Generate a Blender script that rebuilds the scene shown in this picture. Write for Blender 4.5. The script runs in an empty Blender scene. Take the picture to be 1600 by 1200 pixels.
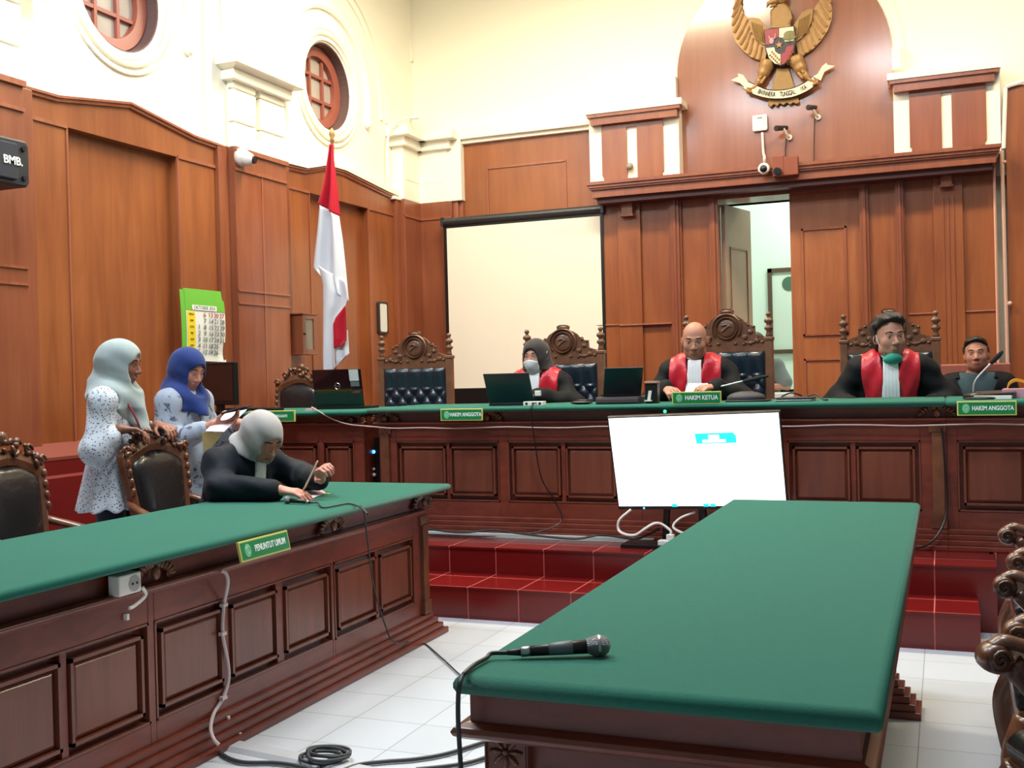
import bpy, bmesh, math, random
import numpy as np
from mathutils import Vector, Matrix, Euler

# ---------------------------------------------------------------- camera, world, lights, exposure
SC = bpy.context.scene
COL = SC.collection
FPX, YAW, PIT, ROL, CAMH = 1686.8, .3814, -.00808, -.02563, 1.353
_f = Vector((-math.sin(YAW)*math.cos(PIT), math.cos(YAW)*math.cos(PIT), math.sin(PIT)))
_r0 = Vector((math.cos(YAW), math.sin(YAW), 0)); _u0 = _r0.cross(_f)
_r = _r0*math.cos(ROL) + _u0*math.sin(ROL); _u = _u0*math.cos(ROL) - _r0*math.sin(ROL)
cam_data = bpy.data.cameras.new('camera'); cam = bpy.data.objects.new('camera', cam_data); COL.objects.link(cam)
cam_data.sensor_width = 36.0; cam_data.lens = 36.0*FPX/1600; cam_data.clip_start = .05
cam.matrix_world = Matrix(((_r.x, _u.x, -_f.x, 0), (_r.y, _u.y, -_f.y, 0), (_r.z, _u.z, -_f.z, CAMH), (0, 0, 0, 1)))
SC.camera = cam

SC.view_settings.view_transform = 'Standard'; SC.view_settings.look = 'None'
SC.view_settings.exposure = -.3; SC.view_settings.gamma = 1.0; SC.view_settings.use_curve_mapping = False
w = bpy.data.worlds.new('world'); SC.world = w; w.use_nodes = True
w.node_tree.nodes['Background'].inputs[0].default_value = (.86, .92, 1.0, 1)
w.node_tree.nodes['Background'].inputs[1].default_value = .22
def area(name, loc, sx, sy, power, color, rot=(0, 0, 0)):
    l = bpy.data.lights.new(name, 'AREA'); l.shape = 'RECTANGLE'; l.size = sx; l.size_y = sy; l.energy = power; l.color = color
    o = bpy.data.objects.new(name, l); o.location = loc; o.rotation_euler = rot; COL.objects.link(o); return o
COOL, WARM = (.86, .93, 1.0), (1.0, .87, .62)
area('ceiling_and_wash_light', (-4.35, 4.5, 5.0), 1.4, .4, 150, COOL)  # added wall wash, not a ceiling lamp; whitens the upper left plaster
area('ceiling_and_wash_light', (-4.35, 7.6, 5.2), 1.4, .4, 90, (1.0, .95, .82))  # second added wash below the ceiling, warmer, for the farther left plaster
area('ceiling_and_wash_light', (-2.6, 3.1, 5.7), 1.4, .5, 170, COOL)
area('ceiling_and_wash_light', (-.4, 4.2, 5.8), 1.4, .5, 170, COOL)
area('ceiling_and_wash_light', (-2.7, 7.8, 5.7), 1.8, .4, 250, WARM)
area('ceiling_and_wash_light', (.6, 7.9, 5.7), 1.4, .4, 200, WARM)
area('back_room_light', (-1.2, 12.0, 4.2), 1.6, .8, 105, (.93, 1.0, .95))

# ---------------------------------------------------------------- helpers
def ray(x, y):
    return _r*((x-800)/FPX) + _u*((600-y)/FPX) + _f
def _on(x, y, ax, v):
    d = ray(x, y); c = Vector((0, 0, CAMH)); t = (v-c[ax])/d[ax]; return c + d*t
def atx(x, y, X): return _on(x, y, 0, X)     # the point of the plane X = const seen at a pixel
def aty(x, y, Y): return _on(x, y, 1, Y)
def atz(x, y, Z): return _on(x, y, 2, Z)

def srgb(r, g, b):
    f = lambda c: (c/255/12.92) if c/255 <= .04045 else ((c/255+.055)/1.055)**2.4
    return (f(r), f(g), f(b), 1)

def new_mat(name):
    m = bpy.data.materials.new(name); m.use_nodes = True
    nt = m.node_tree; return m, nt, nt.nodes, nt.links, nt.nodes['Principled BSDF']
def coords(nt, scale=(1, 1, 1), kind='Object'):
    tc = nt.nodes.new('ShaderNodeTexCoord'); mp = nt.nodes.new('ShaderNodeMapping'); mp.inputs['Scale'].default_value = scale
    nt.links.new(tc.outputs[kind], mp.inputs[0]); return mp.outputs[0]
def plain(name, rgb, rough=.6, metal=0, var=.06, scale=14, bump=0, spec=.5, coat=0, emit=None, estr=0, sheen=0):
    m, nt, N, L, b = new_mat(name)
    c = srgb(*rgb); n = N.new('ShaderNodeTexNoise'); n.inputs['Scale'].default_value = scale; n.inputs['Detail'].default_value = 3
    L.new(coords(nt), n.inputs['Vector'])
    mx = N.new('ShaderNodeMix'); mx.data_type = 'RGBA'
    mx.inputs[6].default_value = tuple(max(0, v*(1-var)) for v in c[:3])+(1,); mx.inputs[7].default_value = tuple(min(1, v*(1+var)) for v in c[:3])+(1,)
    L.new(n.outputs['Fac'], mx.inputs[0]); L.new(mx.outputs[2], b.inputs['Base Color'])
    b.inputs['Roughness'].default_value = rough; b.inputs['Metallic'].default_value = metal
    b.inputs['Specular IOR Level'].default_value = spec; b.inputs['Coat Weight'].default_value = coat
    if sheen: b.inputs['Sheen Weight'].default_value = sheen
    if emit:
        b.inputs['Emission Color'].default_value = srgb(*emit); b.inputs['Emission Strength'].default_value = estr
    if bump:
        bp = N.new('ShaderNodeBump'); bp.inputs['Strength'].default_value = bump; bp.inputs['Distance'].default_value = .01
        n2 = N.new('ShaderNodeTexNoise'); n2.inputs['Scale'].default_value = scale*6; L.new(coords(nt), n2.inputs['Vector'])
        L.new(n2.outputs['Fac'], bp.inputs['Height']); L.new(bp.outputs[0], b.inputs['Normal'])
    return m
def wood(name, light, dark, rough=.35, coat=.25, grain=(9, 9, .7), spec=.5, big=1.0, cr=.22):
    m, nt, N, L, b = new_mat(name)
    v = coords(nt, grain)
    n = N.new('ShaderNodeTexNoise'); n.inputs['Scale'].default_value = 2.2; n.inputs['Detail'].default_value = 7; n.inputs['Roughness'].default_value = .62; n.inputs['Distortion'].default_value = .5
    L.new(v, n.inputs['Vector'])
    n2 = N.new('ShaderNodeTexNoise'); n2.inputs['Scale'].default_value = big; n2.inputs['Detail'].default_value = 2; L.new(coords(nt), n2.inputs['Vector'])
    ad = N.new('ShaderNodeMath'); ad.operation = 'ADD'; L.new(n.outputs['Fac'], ad.inputs[0]); L.new(n2.outputs['Fac'], ad.inputs[1])
    r = N.new('ShaderNodeValToRGB'); r.color_ramp.elements[0].position = .7; r.color_ramp.elements[1].position = 1.3
    r.color_ramp.elements[0].color = srgb(*dark); r.color_ramp.elements[1].color = srgb(*light)
    hv = N.new('ShaderNodeMapRange'); hv.inputs[1].default_value = .72; hv.inputs[2].default_value = 1.28
    L.new(ad.outputs[0], hv.inputs[0]); L.new(hv.outputs[0], r.inputs[0])
    r.color_ramp.elements[0].position = 0; r.color_ramp.elements[1].position = 1
    L.new(r.outputs[0], b.inputs['Base Color'])
    b.inputs['Roughness'].default_value = rough; b.inputs['Coat Weight'].default_value = coat; b.inputs['Coat Roughness'].default_value = cr
    b.inputs['Specular IOR Level'].default_value = spec
    return m
def tiles(name, base, grout, s, off, gw, rough, var=.05, vertical=False, zs=.17):
    m, nt, N, L, b = new_mat(name)
    tc = N.new('ShaderNodeTexCoord'); sp = N.new('ShaderNodeSeparateXYZ'); L.new(tc.outputs['Object'], sp.inputs[0])
    def mth(op, a, c):
        q = N.new('ShaderNodeMath'); q.operation = op
        for i, v in enumerate((a, c)):
            if v is None: continue
            if isinstance(v, (int, float)): q.inputs[i].default_value = v
            else: L.new(v, q.inputs[i])
        return q.outputs[0]
    masks, ids = [], []
    for ax, o in ((0, off[0]), (1, off[1])):
        t = mth('DIVIDE', mth('SUBTRACT', sp.outputs[ax], o - 50*s), s)
        fr = mth('FRACT', t, None); ids.append(mth('FLOOR', t, None))
        masks.append(mth('LESS_THAN', mth('MINIMUM', fr, mth('SUBTRACT', 1.0, fr)), gw/s/2))
    mk = mth('MAXIMUM', masks[0], masks[1])
    cb = N.new('ShaderNodeCombineXYZ'); L.new(ids[0], cb.inputs[0]); L.new(ids[1], cb.inputs[1])
    wn = N.new('ShaderNodeTexWhiteNoise'); L.new(cb.outputs[0], wn.inputs['Vector'])
    c = srgb(*base); mx = N.new('ShaderNodeMix'); mx.data_type = 'RGBA'
    mx.inputs[6].default_value = tuple(v*(1-var) for v in c[:3])+(1,); mx.inputs[7].default_value = tuple(min(1, v*(1+var)) for v in c[:3])+(1,)
    L.new(wn.outputs['Value'], mx.inputs[0])
    m2 = N.new('ShaderNodeMix'); m2.data_type = 'RGBA'; m2.inputs[7].default_value = srgb(*grout)
    L.new(mk, m2.inputs[0]); L.new(mx.outputs[2], m2.inputs[6]); L.new(m2.outputs[2], b.inputs['Base Color'])
    rr = N.new('ShaderNodeMapRange'); rr.inputs[3].default_value = rough; rr.inputs[4].default_value = .8; L.new(mk, rr.inputs[0]); L.new(rr.outputs[0], b.inputs['Roughness'])
    return m

class MB:
    """collects shapes into one mesh"""
    def __init__(s): s.bm = bmesh.new()
    def quad(s, *p):
        v = [s.bm.verts.new(Vector(q)) for q in p]; return s.bm.faces.new(v)
    def box(s, x0, y0, z0, x1, y1, z1, M=None):
        x0, x1 = sorted((x0, x1)); y0, y1 = sorted((y0, y1)); z0, z1 = sorted((z0, z1))
        P = [(x0, y0, z0), (x1, y0, z0), (x1, y1, z0), (x0, y1, z0), (x0, y0, z1), (x1, y0, z1), (x1, y1, z1), (x0, y1, z1)]
        v = [s.bm.verts.new((M @ Vector(p)) if M else p) for p in P]
        for f in ((0, 3, 2, 1), (4, 5, 6, 7), (0, 1, 5, 4), (1, 2, 6, 5), (2, 3, 7, 6), (3, 0, 4, 7)): s.bm.faces.new([v[i] for i in f])
        return s
    def cbox(s, c, h, M=None):
        T = Matrix.Translation(c) @ (M.to_4x4() if M else Matrix()); return s.box(-h[0], -h[1], -h[2], h[0], h[1], h[2], T)
    def prism(s, poly, d):
        d = Vector(d); a = [s.bm.verts.new(Vector(p)) for p in poly]; b = [s.bm.verts.new(Vector(p)+d) for p in poly]; n = len(a)
        s.bm.faces.new(a[::-1]); s.bm.faces.new(b)
        for i in range(n): s.bm.faces.new((a[i], a[(i+1) % n], b[(i+1) % n], b[i]))
        return s
    def rings(s, R, closed=True, cap=True):
        V = [[s.bm.verts.new(Vector(p)) for p in r] for r in R]; n = len(V[0])
        for a, b in zip(V, V[1:]):
            for i in range(n if closed else n-1): s.bm.faces.new((a[i], a[(i+1) % n], b[(i+1) % n], b[i]))
        if cap and closed: s.bm.faces.new(V[0][::-1]); s.bm.faces.new(V[-1])
        return s
    def tube(s, pts, r, n=8, loop=False):
        pts = [Vector(p) for p in pts]; R = []; N = len(pts); up = None
        for i, p in enumerate(pts):
            if loop: t = pts[(i+1) % N]-pts[i-1]
            else: t = pts[min(i+1, N-1)]-pts[max(i-1, 0)]
            if t.length < 1e-9: t = Vector((0, 0, 1))
            t.normalize()
            if up is None: up = Vector((0, 0, 1)) if abs(t.z) < .9 else Vector((1, 0, 0))
            a = t.cross(up)
            if a.length < 1e-4: up = Vector((1, 0, 0)) if abs(t.x) < .9 else Vector((0, 1, 0)); a = t.cross(up)
            a.normalize(); b = a.cross(t); up = b
            rr = r[i] if isinstance(r, (list, tuple)) else r
            R.append([p + a*math.cos(k*2*math.pi/n)*rr + b*math.sin(k*2*math.pi/n)*rr for k in range(n)])
        if loop: R.append(R[0]); return s.rings(R, cap=False)
        return s.rings(R)
    def cyl(s, p0, p1, r0, r1=None, n=16): return s.tube([p0, p1], [r0, r0 if r1 is None else r1], n)
    def lathe(s, prof, M=None, n=20):
        M = M or Matrix()
        return s.rings([[M @ Vector((r*math.cos(2*math.pi*k/n), r*math.sin(2*math.pi*k/n), z)) for k in range(n)] for r, z in prof])
    def arc(s, c, R, e1, e2, a0, a1, prof, n=28, full=False):
        """sweep a profile [(dr, dn)] round an arc in the plane e1,e2"""
        c, e1, e2 = Vector(c), Vector(e1), Vector(e2); e3 = e1.cross(e2)
        rg = []
        for i in range(n+1):
            a = a0+(a1-a0)*i/n; d = e1*math.cos(a)+e2*math.sin(a)
            rg.append([c+d*(R+p)+e3*q for p, q in prof])
        return s.rings(rg, cap=not full)
    def ball(s, c, r, M=None, nu=16, nv=10):
        c = Vector(c); r = r if isinstance(r, (tuple, list)) else (r, r, r); rg = []
        for i in range(1, nv):
            t = math.pi*i/nv
            rg.append([c + (M or Matrix.Identity(3)) @ Vector((r[0]*math.sin(t)*math.cos(2*math.pi*k/nu), r[1]*math.sin(t)*math.sin(2*math.pi*k/nu), -r[2]*math.cos(t))) for k in range(nu)])
        return s.rings(rg)
    def grid(s, nu, nv, fn):
        V = [[s.bm.verts.new(Vector(fn(i/nu, j/nv))) for j in range(nv+1)] for i in range(nu+1)]
        for i in range(nu):
            for j in range(nv): s.bm.faces.new((V[i][j], V[i+1][j], V[i+1][j+1], V[i][j+1]))
        return s
    def obj(s, name, mat, parent=None, smooth=False, bevel=0, solid=0, sub=0, local=False, seg=2):
        bmesh.ops.recalc_face_normals(s.bm, faces=s.bm.faces)
        me = bpy.data.meshes.new(name); s.bm.to_mesh(me); s.bm.free()
        return link(name, me, mat, parent, smooth, bevel, solid, sub, local, seg)
def full_matrix(p):
    M = p.matrix_basis.copy()
    while p.parent is not None: p = p.parent; M = p.matrix_basis @ M
    return M
def link(name, me, mat, parent=None, smooth=False, bevel=0, solid=0, sub=0, local=False, seg=2):
    for m in (mat if isinstance(mat, (list, tuple)) else [mat]): me.materials.append(m)
    o = bpy.data.objects.new(name, me); COL.objects.link(o)
    if parent is not None:
        o.parent = parent
        if not local: me.transform(full_matrix(parent).inverted())
    if smooth: me.polygons.foreach_set('use_smooth', [True]*len(me.polygons))
    if solid:
        q = o.modifiers.new('solid', 'SOLIDIFY'); q.thickness = solid; q.offset = 0
    if bevel:
        q = o.modifiers.new('bevel', 'BEVEL'); q.width = bevel; q.segments = seg; q.limit_method = 'ANGLE'; q.angle_limit = .6
    if sub:
        q = o.modifiers.new('sub', 'SUBSURF'); q.levels = sub; q.render_levels = sub
    return o
def tag(o, label, cat, group=None):
    o['label'] = label; o['category'] = cat
    if group: o['group'] = group
    return o
def thing(name, label, cat, loc=(0, 0, 0), rz=0, group=None):
    o = bpy.data.objects.new(name, None); COL.objects.link(o); o.empty_display_size = .1
    o.location = loc; o.rotation_euler = (0, 0, rz); return tag(o, label, cat, group)
def struct(o): o['kind'] = 'structure'; return o
def copy_tree(o, parent=None):
    c = o.copy(); COL.objects.link(c)
    if parent is not None: c.parent = parent
    for ch in [q for q in bpy.data.objects if q.parent == o and q != c]: copy_tree(ch, c)
    return c
def text_mesh(body, size, M, depth=.002, bold=0, align='CENTER', sx=1.0):
    cu = bpy.data.curves.new('t', 'FONT'); cu.body = body; cu.size = size; cu.extrude = depth; cu.align_x = align; cu.align_y = 'CENTER'; cu.offset = bold; cu.resolution_u = 3
    ob = bpy.data.objects.new('t', cu); COL.objects.link(ob)
    dg = bpy.context.evaluated_depsgraph_get(); me = bpy.data.meshes.new_from_object(ob.evaluated_get(dg))
    bpy.data.objects.remove(ob); bpy.data.curves.remove(cu)
    me.transform(M @ Matrix.Diagonal((sx, 1, 1, 1))); return me
def lettering(body, size, M, mat, parent, name='lettering', **k):
    me = text_mesh(body, size, M, **k); return link(name, me, mat, parent)
def frame3(o, ex, ey):
    ex = Vector(ex).normalized(); ez = ex.cross(Vector(ey)).normalized(); ey = ez.cross(ex)
    return Matrix(((ex.x, ey.x, ez.x, o[0]), (ex.y, ey.y, ez.y, o[1]), (ex.z, ey.z, ez.z, o[2]), (0, 0, 0, 1)))
def spline(pts, n=8):
    """Catmull-Rom through points"""
    P = [Vector(p) for p in pts]; P = [P[0]*2-P[1]]+P+[P[-1]*2-P[-2]]; out = []
    for i in range(1, len(P)-2):
        a, b, c, d = P[i-1:i+3]
        for k in range(n):
            t = k/n; out.append(.5*((2*b)+(c-a)*t+(2*a-5*b+4*c-d)*t*t+(3*b-a-3*c+d)*t**3))
    out.append(P[-2]); return out

# ---------------------------------------------------------------- materials
PANEL = wood('panel_wood', (158, 92, 50), (126, 66, 34), rough=.33, coat=.2, grain=(5, 5, .5))
PANEL2 = wood('panel_wood_red', (152, 88, 58), (122, 64, 42), rough=.3, coat=.3, grain=(6, 6, .5))
MOULD = wood('moulding_wood', (166, 100, 70), (132, 70, 46), rough=.3, coat=.3)
DESK = wood('mahogany', (128, 60, 44), (86, 36, 27), rough=.32, coat=.22, grain=(3, 3, 9))
DESKP = wood('mahogany_panel', (122, 66, 48), (90, 46, 34), rough=.32, coat=.3, grain=(8, 8, .9))
CARVE = wood('carved_wood', (128, 78, 50), (70, 38, 24), rough=.32, coat=.4, grain=(4, 4, 4))
CARVE2 = wood('carved_wood_pale', (140, 94, 66), (88, 56, 40), rough=.4, coat=.2, grain=(4, 4, 4))
PLASTER = plain('cream_plaster', (250, 246, 228), .75, var=.02, scale=2)
FLOOR = tiles('white_floor_tiles', (206, 212, 220), (138, 140, 142), .3001, (-2.215, 3.457), .004, .18, .03)
REDT = tiles('red_step_tiles', (106, 19, 19), (168, 84, 76), .303, (-.07, 5.482), .006, .22, .1)
REDPAINT = plain('red_plinth_paint', (104, 20, 18), .4, var=.08)
FELT = plain('green_felt', (38, 102, 86), .95, var=.08, scale=60, bump=.15, spec=.1, sheen=.14)
BLACK = plain('black_plastic', (18, 18, 20), .35, var=.1)
DGREY = plain('dark_grey_plastic', (44, 45, 48), .4, var=.1)
WHITE = plain('white_plastic', (232, 230, 222), .4, var=.02)
LEATHER = plain('black_leather', (30, 28, 30), .28, var=.2, scale=8, bump=.12, coat=.2)
LEATHERB = plain('dark_blue_leather', (32, 44, 56), .3, var=.15, scale=8, bump=.1, coat=.25)
CHROME = plain('brushed_metal', (176, 178, 182), .3, metal=1, var=.05)
GOLD = plain('gilded_wood', (168, 128, 80), .45, metal=.2, var=.2, scale=20)
# ---------------------------------------------------------------- the room
XF, XR, XP, XW = -5.22, -5.30, -5.126, -5.26       # left wall: frame, recess, pilaster, plaster
YB, YW, YC, YP = 10.40, 10.46, 10.30, 10.20        # back wall: panels, plaster, corner pilaster, portal
X_ = lambda x, y, Y: aty(x, y, Y).x
Z_ = lambda x, y, Y: aty(x, y, Y).z
PZ = .331                                          # height of the judges' platform

m = MB(); m.box(-5.6, -3, -.1, 4.5, 10.6, 0); floor = struct(m.obj('floor', FLOOR))
m = MB(); m.box(-5.4, 5.476, -.05, .13, 5.9, .176); m.box(-5.4, 5.89, -.05, .22, 10.5, PZ); m.box(.2, 6.3, -.05, 3.2, 10.5, PZ)
m.box(-5.4, 5.47, .17, .132, 5.52, .178); m.box(-5.4, 5.884, .322, .222, 5.93, .333)
plat = struct(m.obj('floor_platform', REDT))
m = MB(); m.box(-5.6, -3, 6.1, 4.5, 10.8, 6.2); struct(m.obj('ceiling', PLASTER))

# --- left wall
def wall_hole(m, c, R, half, X, n=40):
    """square of wall (y,z) with a round hole"""
    cy, cz = c
    for i in range(n):
        a0, a1 = 2*math.pi*i/n, 2*math.pi*(i+1)/n
        def sq(a):
            cx, sx = math.cos(a), math.sin(a); k = half/max(abs(cx), abs(sx)); return (X, cy+cx*k, cz+sx*k)
        def ci(a): return (X, cy+R*math.cos(a), cz+R*math.sin(a))
        m.quad(ci(a0), sq(a0), sq(a1), ci(a1))
        m.quad(ci(a0), ci(a1), (X-.03, cy+R*math.cos(a1), cz+R*math.sin(a1)), (X-.03, cy+R*math.cos(a0), cz+R*math.sin(a0)))
w2 = atx(512, 135.5, XW); WR = .40
cz = w2.z; WC = [(w2.y-2.72, cz), (w2.y, cz)]
m = MB(); H2 = .7
yy = 2.0
for cy, _ in WC:
    wall_hole(m, (cy, cz), WR, H2, XW)
    m.quad((XW, yy, 3.12), (XW, cy-H2, 3.12), (XW, cy-H2, 6.15), (XW, yy, 6.15))
    m.quad((XW, cy-H2, 3.12), (XW, cy+H2, 3.12), (XW, cy+H2, cz-H2), (XW, cy-H2, cz-H2))
    m.quad((XW, cy-H2, cz+H2), (XW, cy+H2, cz+H2), (XW, cy+H2, 6.15), (XW, cy-H2, 6.15))
    yy = cy+H2
m.quad((XW, yy, 3.12), (XW, 10.5, 3.12), (XW, 10.5, 6.15), (XW, yy, 6.15))
wall_left = struct(m.obj('wall_left', PLASTER))
# ring mouldings round the round windows and the arches over them
m = MB()
for cy, _ in WC:
    c = (XW, cy, cz); e1, e2 = (0, 1, 0), (0, 0, 1)
    for R, wd, th in ((WR+.03, .03, .02), (WR+.085, .035, .03), (WR+.14, .03, .02)):
        m.arc(c, R, e1, e2, 0, 2*math.pi, [(-wd/2, 0), (-wd/2, th), (0, th*1.25), (wd/2, th), (wd/2, 0)], 48, True)
    m.arc(c, WR+.33, e1, e2, -.25, math.pi+.25, [(-.03, 0), (-.03, .03), (0, .045), (.03, .03), (.03, 0)], 36)
    for s in (0, 1):
        a = -.25 if s == 0 else math.pi+.25
        m.ball((XW+.02, cy+(WR+.33)*math.cos(a), cz+(WR+.33)*math.sin(a)-.02), (.035, .04, .05))
    for R in (1.02, 1.12):
        m.arc(c, R, e1, e2, -.1, math.pi+.1, [(-.025, 0), (-.025, .02), (.025, .02), (.025, 0)], 40)
m.obj('window_moulding', PLASTER, wall_left, smooth=False)
WFR = plain('window_frame_paint', (150, 82, 66), .45, var=.06); WDK = plain('window_reveal_paint', (96, 72, 68), .6)
PANE = plain('frosted_glass_pane', (170, 160, 150), .3, var=.12, scale=5, coat=.3)
for i, (cy, _) in enumerate(WC):
    e1, e2 = (0, 1, 0), (0, 0, 1); c = Vector((XW-.13, cy, cz))
    t = bpy.data.objects.new('window_%d' % (i+1), None); COL.objects.link(t); t.location = c; struct(t)
    t['label'] = ('round window with red-brown muntins above the calendar, cut by the top of the frame', 'round window with red-brown muntins above the flag')[1-i if False else i]
    m = MB(); m.arc(c+Vector((-.02, 0, 0)), WR-.06, e1, e2, 0, 2*math.pi, [(-.05, 0), (-.05, .05), (.035, .06), (.05, .0)], 48, True); m.obj('window_frame', WFR, t)
    m = MB(); m.arc((XW-.19, cy, cz), WR-.01, e1, e2, 0, 2*math.pi, [(-.012, 0), (-.002, .185), (.012, .185), (.012, 0)], 48, True); m.obj('window_reveal', WDK, t)
    m = MB()
    for s in (-1, 1):
        h = .29; q = .11
        m.box(c.x-.02, cy+s*q-.014, cz-h, c.x+.012, cy+s*q+.014, cz+h); m.box(c.x-.022, cy-h, cz+s*q-.014, c.x+.010, cy+h, cz+s*q+.014)
    m.obj('window_muntin', WFR, t)
    m = MB(); m.prism([(c.x-.03, cy+(WR-.03)*math.cos(k*math.pi/20), cz+(WR-.03)*math.sin(k*math.pi/20)) for k in range(40)], (.012, 0, 0)); m.obj('window_pane', PANE, t)

# plaster piers of the left wall above the panelling
def slabs(m, x0, y0, x1, y1, zs, gap=.008):
    for a, b in zip(zs, zs[1:]): m.box(x0, y0, a+gap/2, x1, y1, b-gap/2)
m = MB()
ZT = 3.196
for (ya, yb, ypm) in ((7.07, 7.785, 7.40), (3.6, 4.979, 4.3)):
    m.box(XW-.1, ya-.17, ZT+.0, XP-.07, yb+.17, 6.1)
    m.box(XW, ya+.012, ZT, XP-.05, yb-.012, 3.9)
    zs = [ZT, 3.40, 3.66, 3.78]
    slabs(m, XP-.055, ya, XP+.004, ypm-.03, zs, .012); slabs(m, XP-.055, ypm+.03, XP+.004, yb, zs, .012)
    m.box(XP-.02, ypm-.04, ZT, XP+.002, ypm+.04, 3.31)
    m.box(XW, ya-.05, 3.72, XP+.05, yb+.05, 3.80); m.box(XW, ya-.12, 3.82, XP+.13, yb+.12, 3.93)
    m.prism([(XP+.05, ya-.05, 3.80), (XP+.13, ya-.12, 3.83), (XW, ya-.12, 3.83), (XW, ya-.05, 3.80)], (0, yb-ya+.1, 0))
    m.box(XW, ya-.03, 3.9, XP-.0, yb+.03, 6.1)
# corner pier, two faces
m.box(XW, 9.93, ZT, XP, YC+.2, 3.78); m.box(XW, YC, ZT, -4.80, YW, 3.78)
m.box(XW, 9.98, 3.40, XP+.004, YC+.1, 3.64); m.box(XP-.1, YC-.004, 3.40, -4.85, YW, 3.64)
for pr, za, zb in ((.05, 3.74, 3.81), (.12, 3.83, 3.93)):
    m.box(XW, 9.93-pr, za, XP+pr, YC+.2, zb); m.box(XW, YC-pr, za, -4.80+pr, YW, zb)
m.box(XW, 9.88, 3.80, XP+.05, YC+.2, 3.84); m.box(XW, YC-.05, 3.80, -4.75, YW, 3.84)
m.box(XW, 9.8, ZT-.015, XF+.06, 10.0, ZT+.02)
m.obj('plaster_pier', PLASTER, wall_left, bevel=.006)

def prof_sweep(m, path, prof):
    """sweep profile (dx toward the room, dz) along a (y,z) path on the left wall"""
    rg = []
    for (y, z) in path: rg.append([(XF+a, y, z+b) for a, b in prof])
    m.rings(rg)
bays = [dict(y0=4.9, y1=7.1, h=[(4.9, 3.194), (5.334, 3.2), (5.995, 3.305), (6.678, 3.21), (7.1, 3.196)], r=(5.415, 6.50)),
        dict(y0=7.7, y1=9.96, h=[(7.7, 3.196), (8.208, 3.215), (8.55, 3.30), (8.869, 3.305), (9.677, 3.23), (9.96, 3.215)], r=(8.272, 9.342))]
m = MB(); t_ = MB(); rc = MB()
ZB, ZP0 = 3.026, 1.0
for b in bays:
    m.prism([(XF, y, z) for y, z in b['h']]+[(XF, b['y1'], ZB), (XF, b['y0'], ZB)], (-.09, 0, 0))
    r0, r1 = b['r']
    m.box(XR, b['y0'], ZP0, XF, r0, ZB); m.box(XR, r1, ZP0, XF, b['y1'], ZB)
    rc.box(XR-.02, r0-.01, ZP0, XR+.005, r1+.01, ZB+.05)
    prof_sweep(t_, b['h'], [(0, -.035), (.018, -.03), (.02, -.012), (.032, -.008), (.032, .008), (-.03, .008)])
    for a, c in ((b['y0'], r0), (r1, b['y1'])): t_.box(XF-.01, a, ZB-.012, XF+.012, c, ZB+.012)
    for yy in (r0, r1): t_.box(XF-.01, yy-.008, ZP0, XF+.007, yy+.008, ZB)
m.obj('bay_panelling', PANEL, wall_left); rc.obj('recessed_panel', PANEL, wall_left)
m = MB()
for ya, yb in ((3.6, 4.979), (7.07, 7.785)):
    m.box(XR, ya, 0, XP, yb, ZT)
    t_.box(XP-.01, ya, ZB-.012, XP+.014, yb, ZB+.012)
    for z in (2.075, 1.975): t_.box(XP-.01, ya, z-.008, XP+.010, yb, z+.008)
    t_.box(XP-.01, ya-.002, ZT-.03, XP+.02, yb+.01, ZT+.005)
    m.box(XR, ya-.13, 0, XF+.035, yb+.13, ZT-.01)
t_.box(XP-.01, 7.415, 1.0, XP+.006, 7.43, ZB)
m.box(XR, 9.93, 0, XP, YC+.05, ZT); m.box(XR, YC, 0, X_(706, 330, YC), YB+.05, ZT)
t_.box(XP-.01, 9.93, ZB-.012, XP+.012, YC, ZB+.012); t_.box(XP, YC-.012, ZB-.012, X_(706, 330, YC), YC+.01, ZB+.012)
m.box(XR, 9.84, 0, XF+.045, 9.95, ZT)
m.obj('pilaster', PANEL2, wall_left, bevel=.004)
t_.obj('wood_moulding', MOULD, wall_left)
m = MB(); m.prism([(XR-.1, 3.0, 0), (XP+.12, 3.0, 0), (XP+.12, 3.0, .80), (XP+.09, 3.0, .815), (XP+.09, 3.0, .90), (XF+.0, 3.0, .965), (XR-.1, 3.0, .965)], (0, 7.3, 0))
m.obj('plinth', REDPAINT, wall_left)
m = MB(); m.prism([(XP+.092, 3.0, .905), (XP+.092, 3.0, .925), (XF+.004, 3.0, 1.0), (XR-.1, 3.0, 1.0), (XR-.1, 3.0, .905)], (0, 7.3, 0)); m.obj('plinth_ledge', plain('faded_red_ledge', (122, 56, 44), .45), wall_left)

# --- back wall
m = MB(); m.box(-5.4, YW, 3.0, 4.5, YW+.2, 6.15); m.box(-5.4, YW+.06, 0, X_(1112, 400, YP), YW+.2, 3.1); m.box(X_(1360, 400, YP), YW+.06, 0, 4.5, YW+.2, 3.1)
m.box(X_(1112, 400, YP)-.02, YW+.06, Z_(1240, 303, YP), X_(1360, 400, YP)+.02, YW+.2, 3.1)
wall_back = struct(m.obj('wall_back', PLASTER))
xc0, xp0 = X_(706, 330, YC), X_(921, 250, YP)
zt1 = Z_(722, 226, YB)
m = MB(); m.box(xc0-.02, YB, PZ, xp0+.1, YW+.05, zt1)
xr1 = X_(1574, 300, YP)
m.box(xr1, YB-.15, PZ, 3.0, YW+.05, Z_(1580, 134, YB-.15))
m.obj('side_panelling', PANEL, wall_back)
m = MB()     # raised rectangle, ledge and returns
xa, xb, za = X_(762, 262, YB), X_(884, 250, YB), Z_(762, 263, YB)
for a in ((xa, za-.012, xb, za+.006), (xa-.006, 1.0, xa+.006, za), (xb-.006, 1.0, xb+.006, za)): m.box(a[0], YB-.012, a[1], a[2], YB, a[3])
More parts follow.
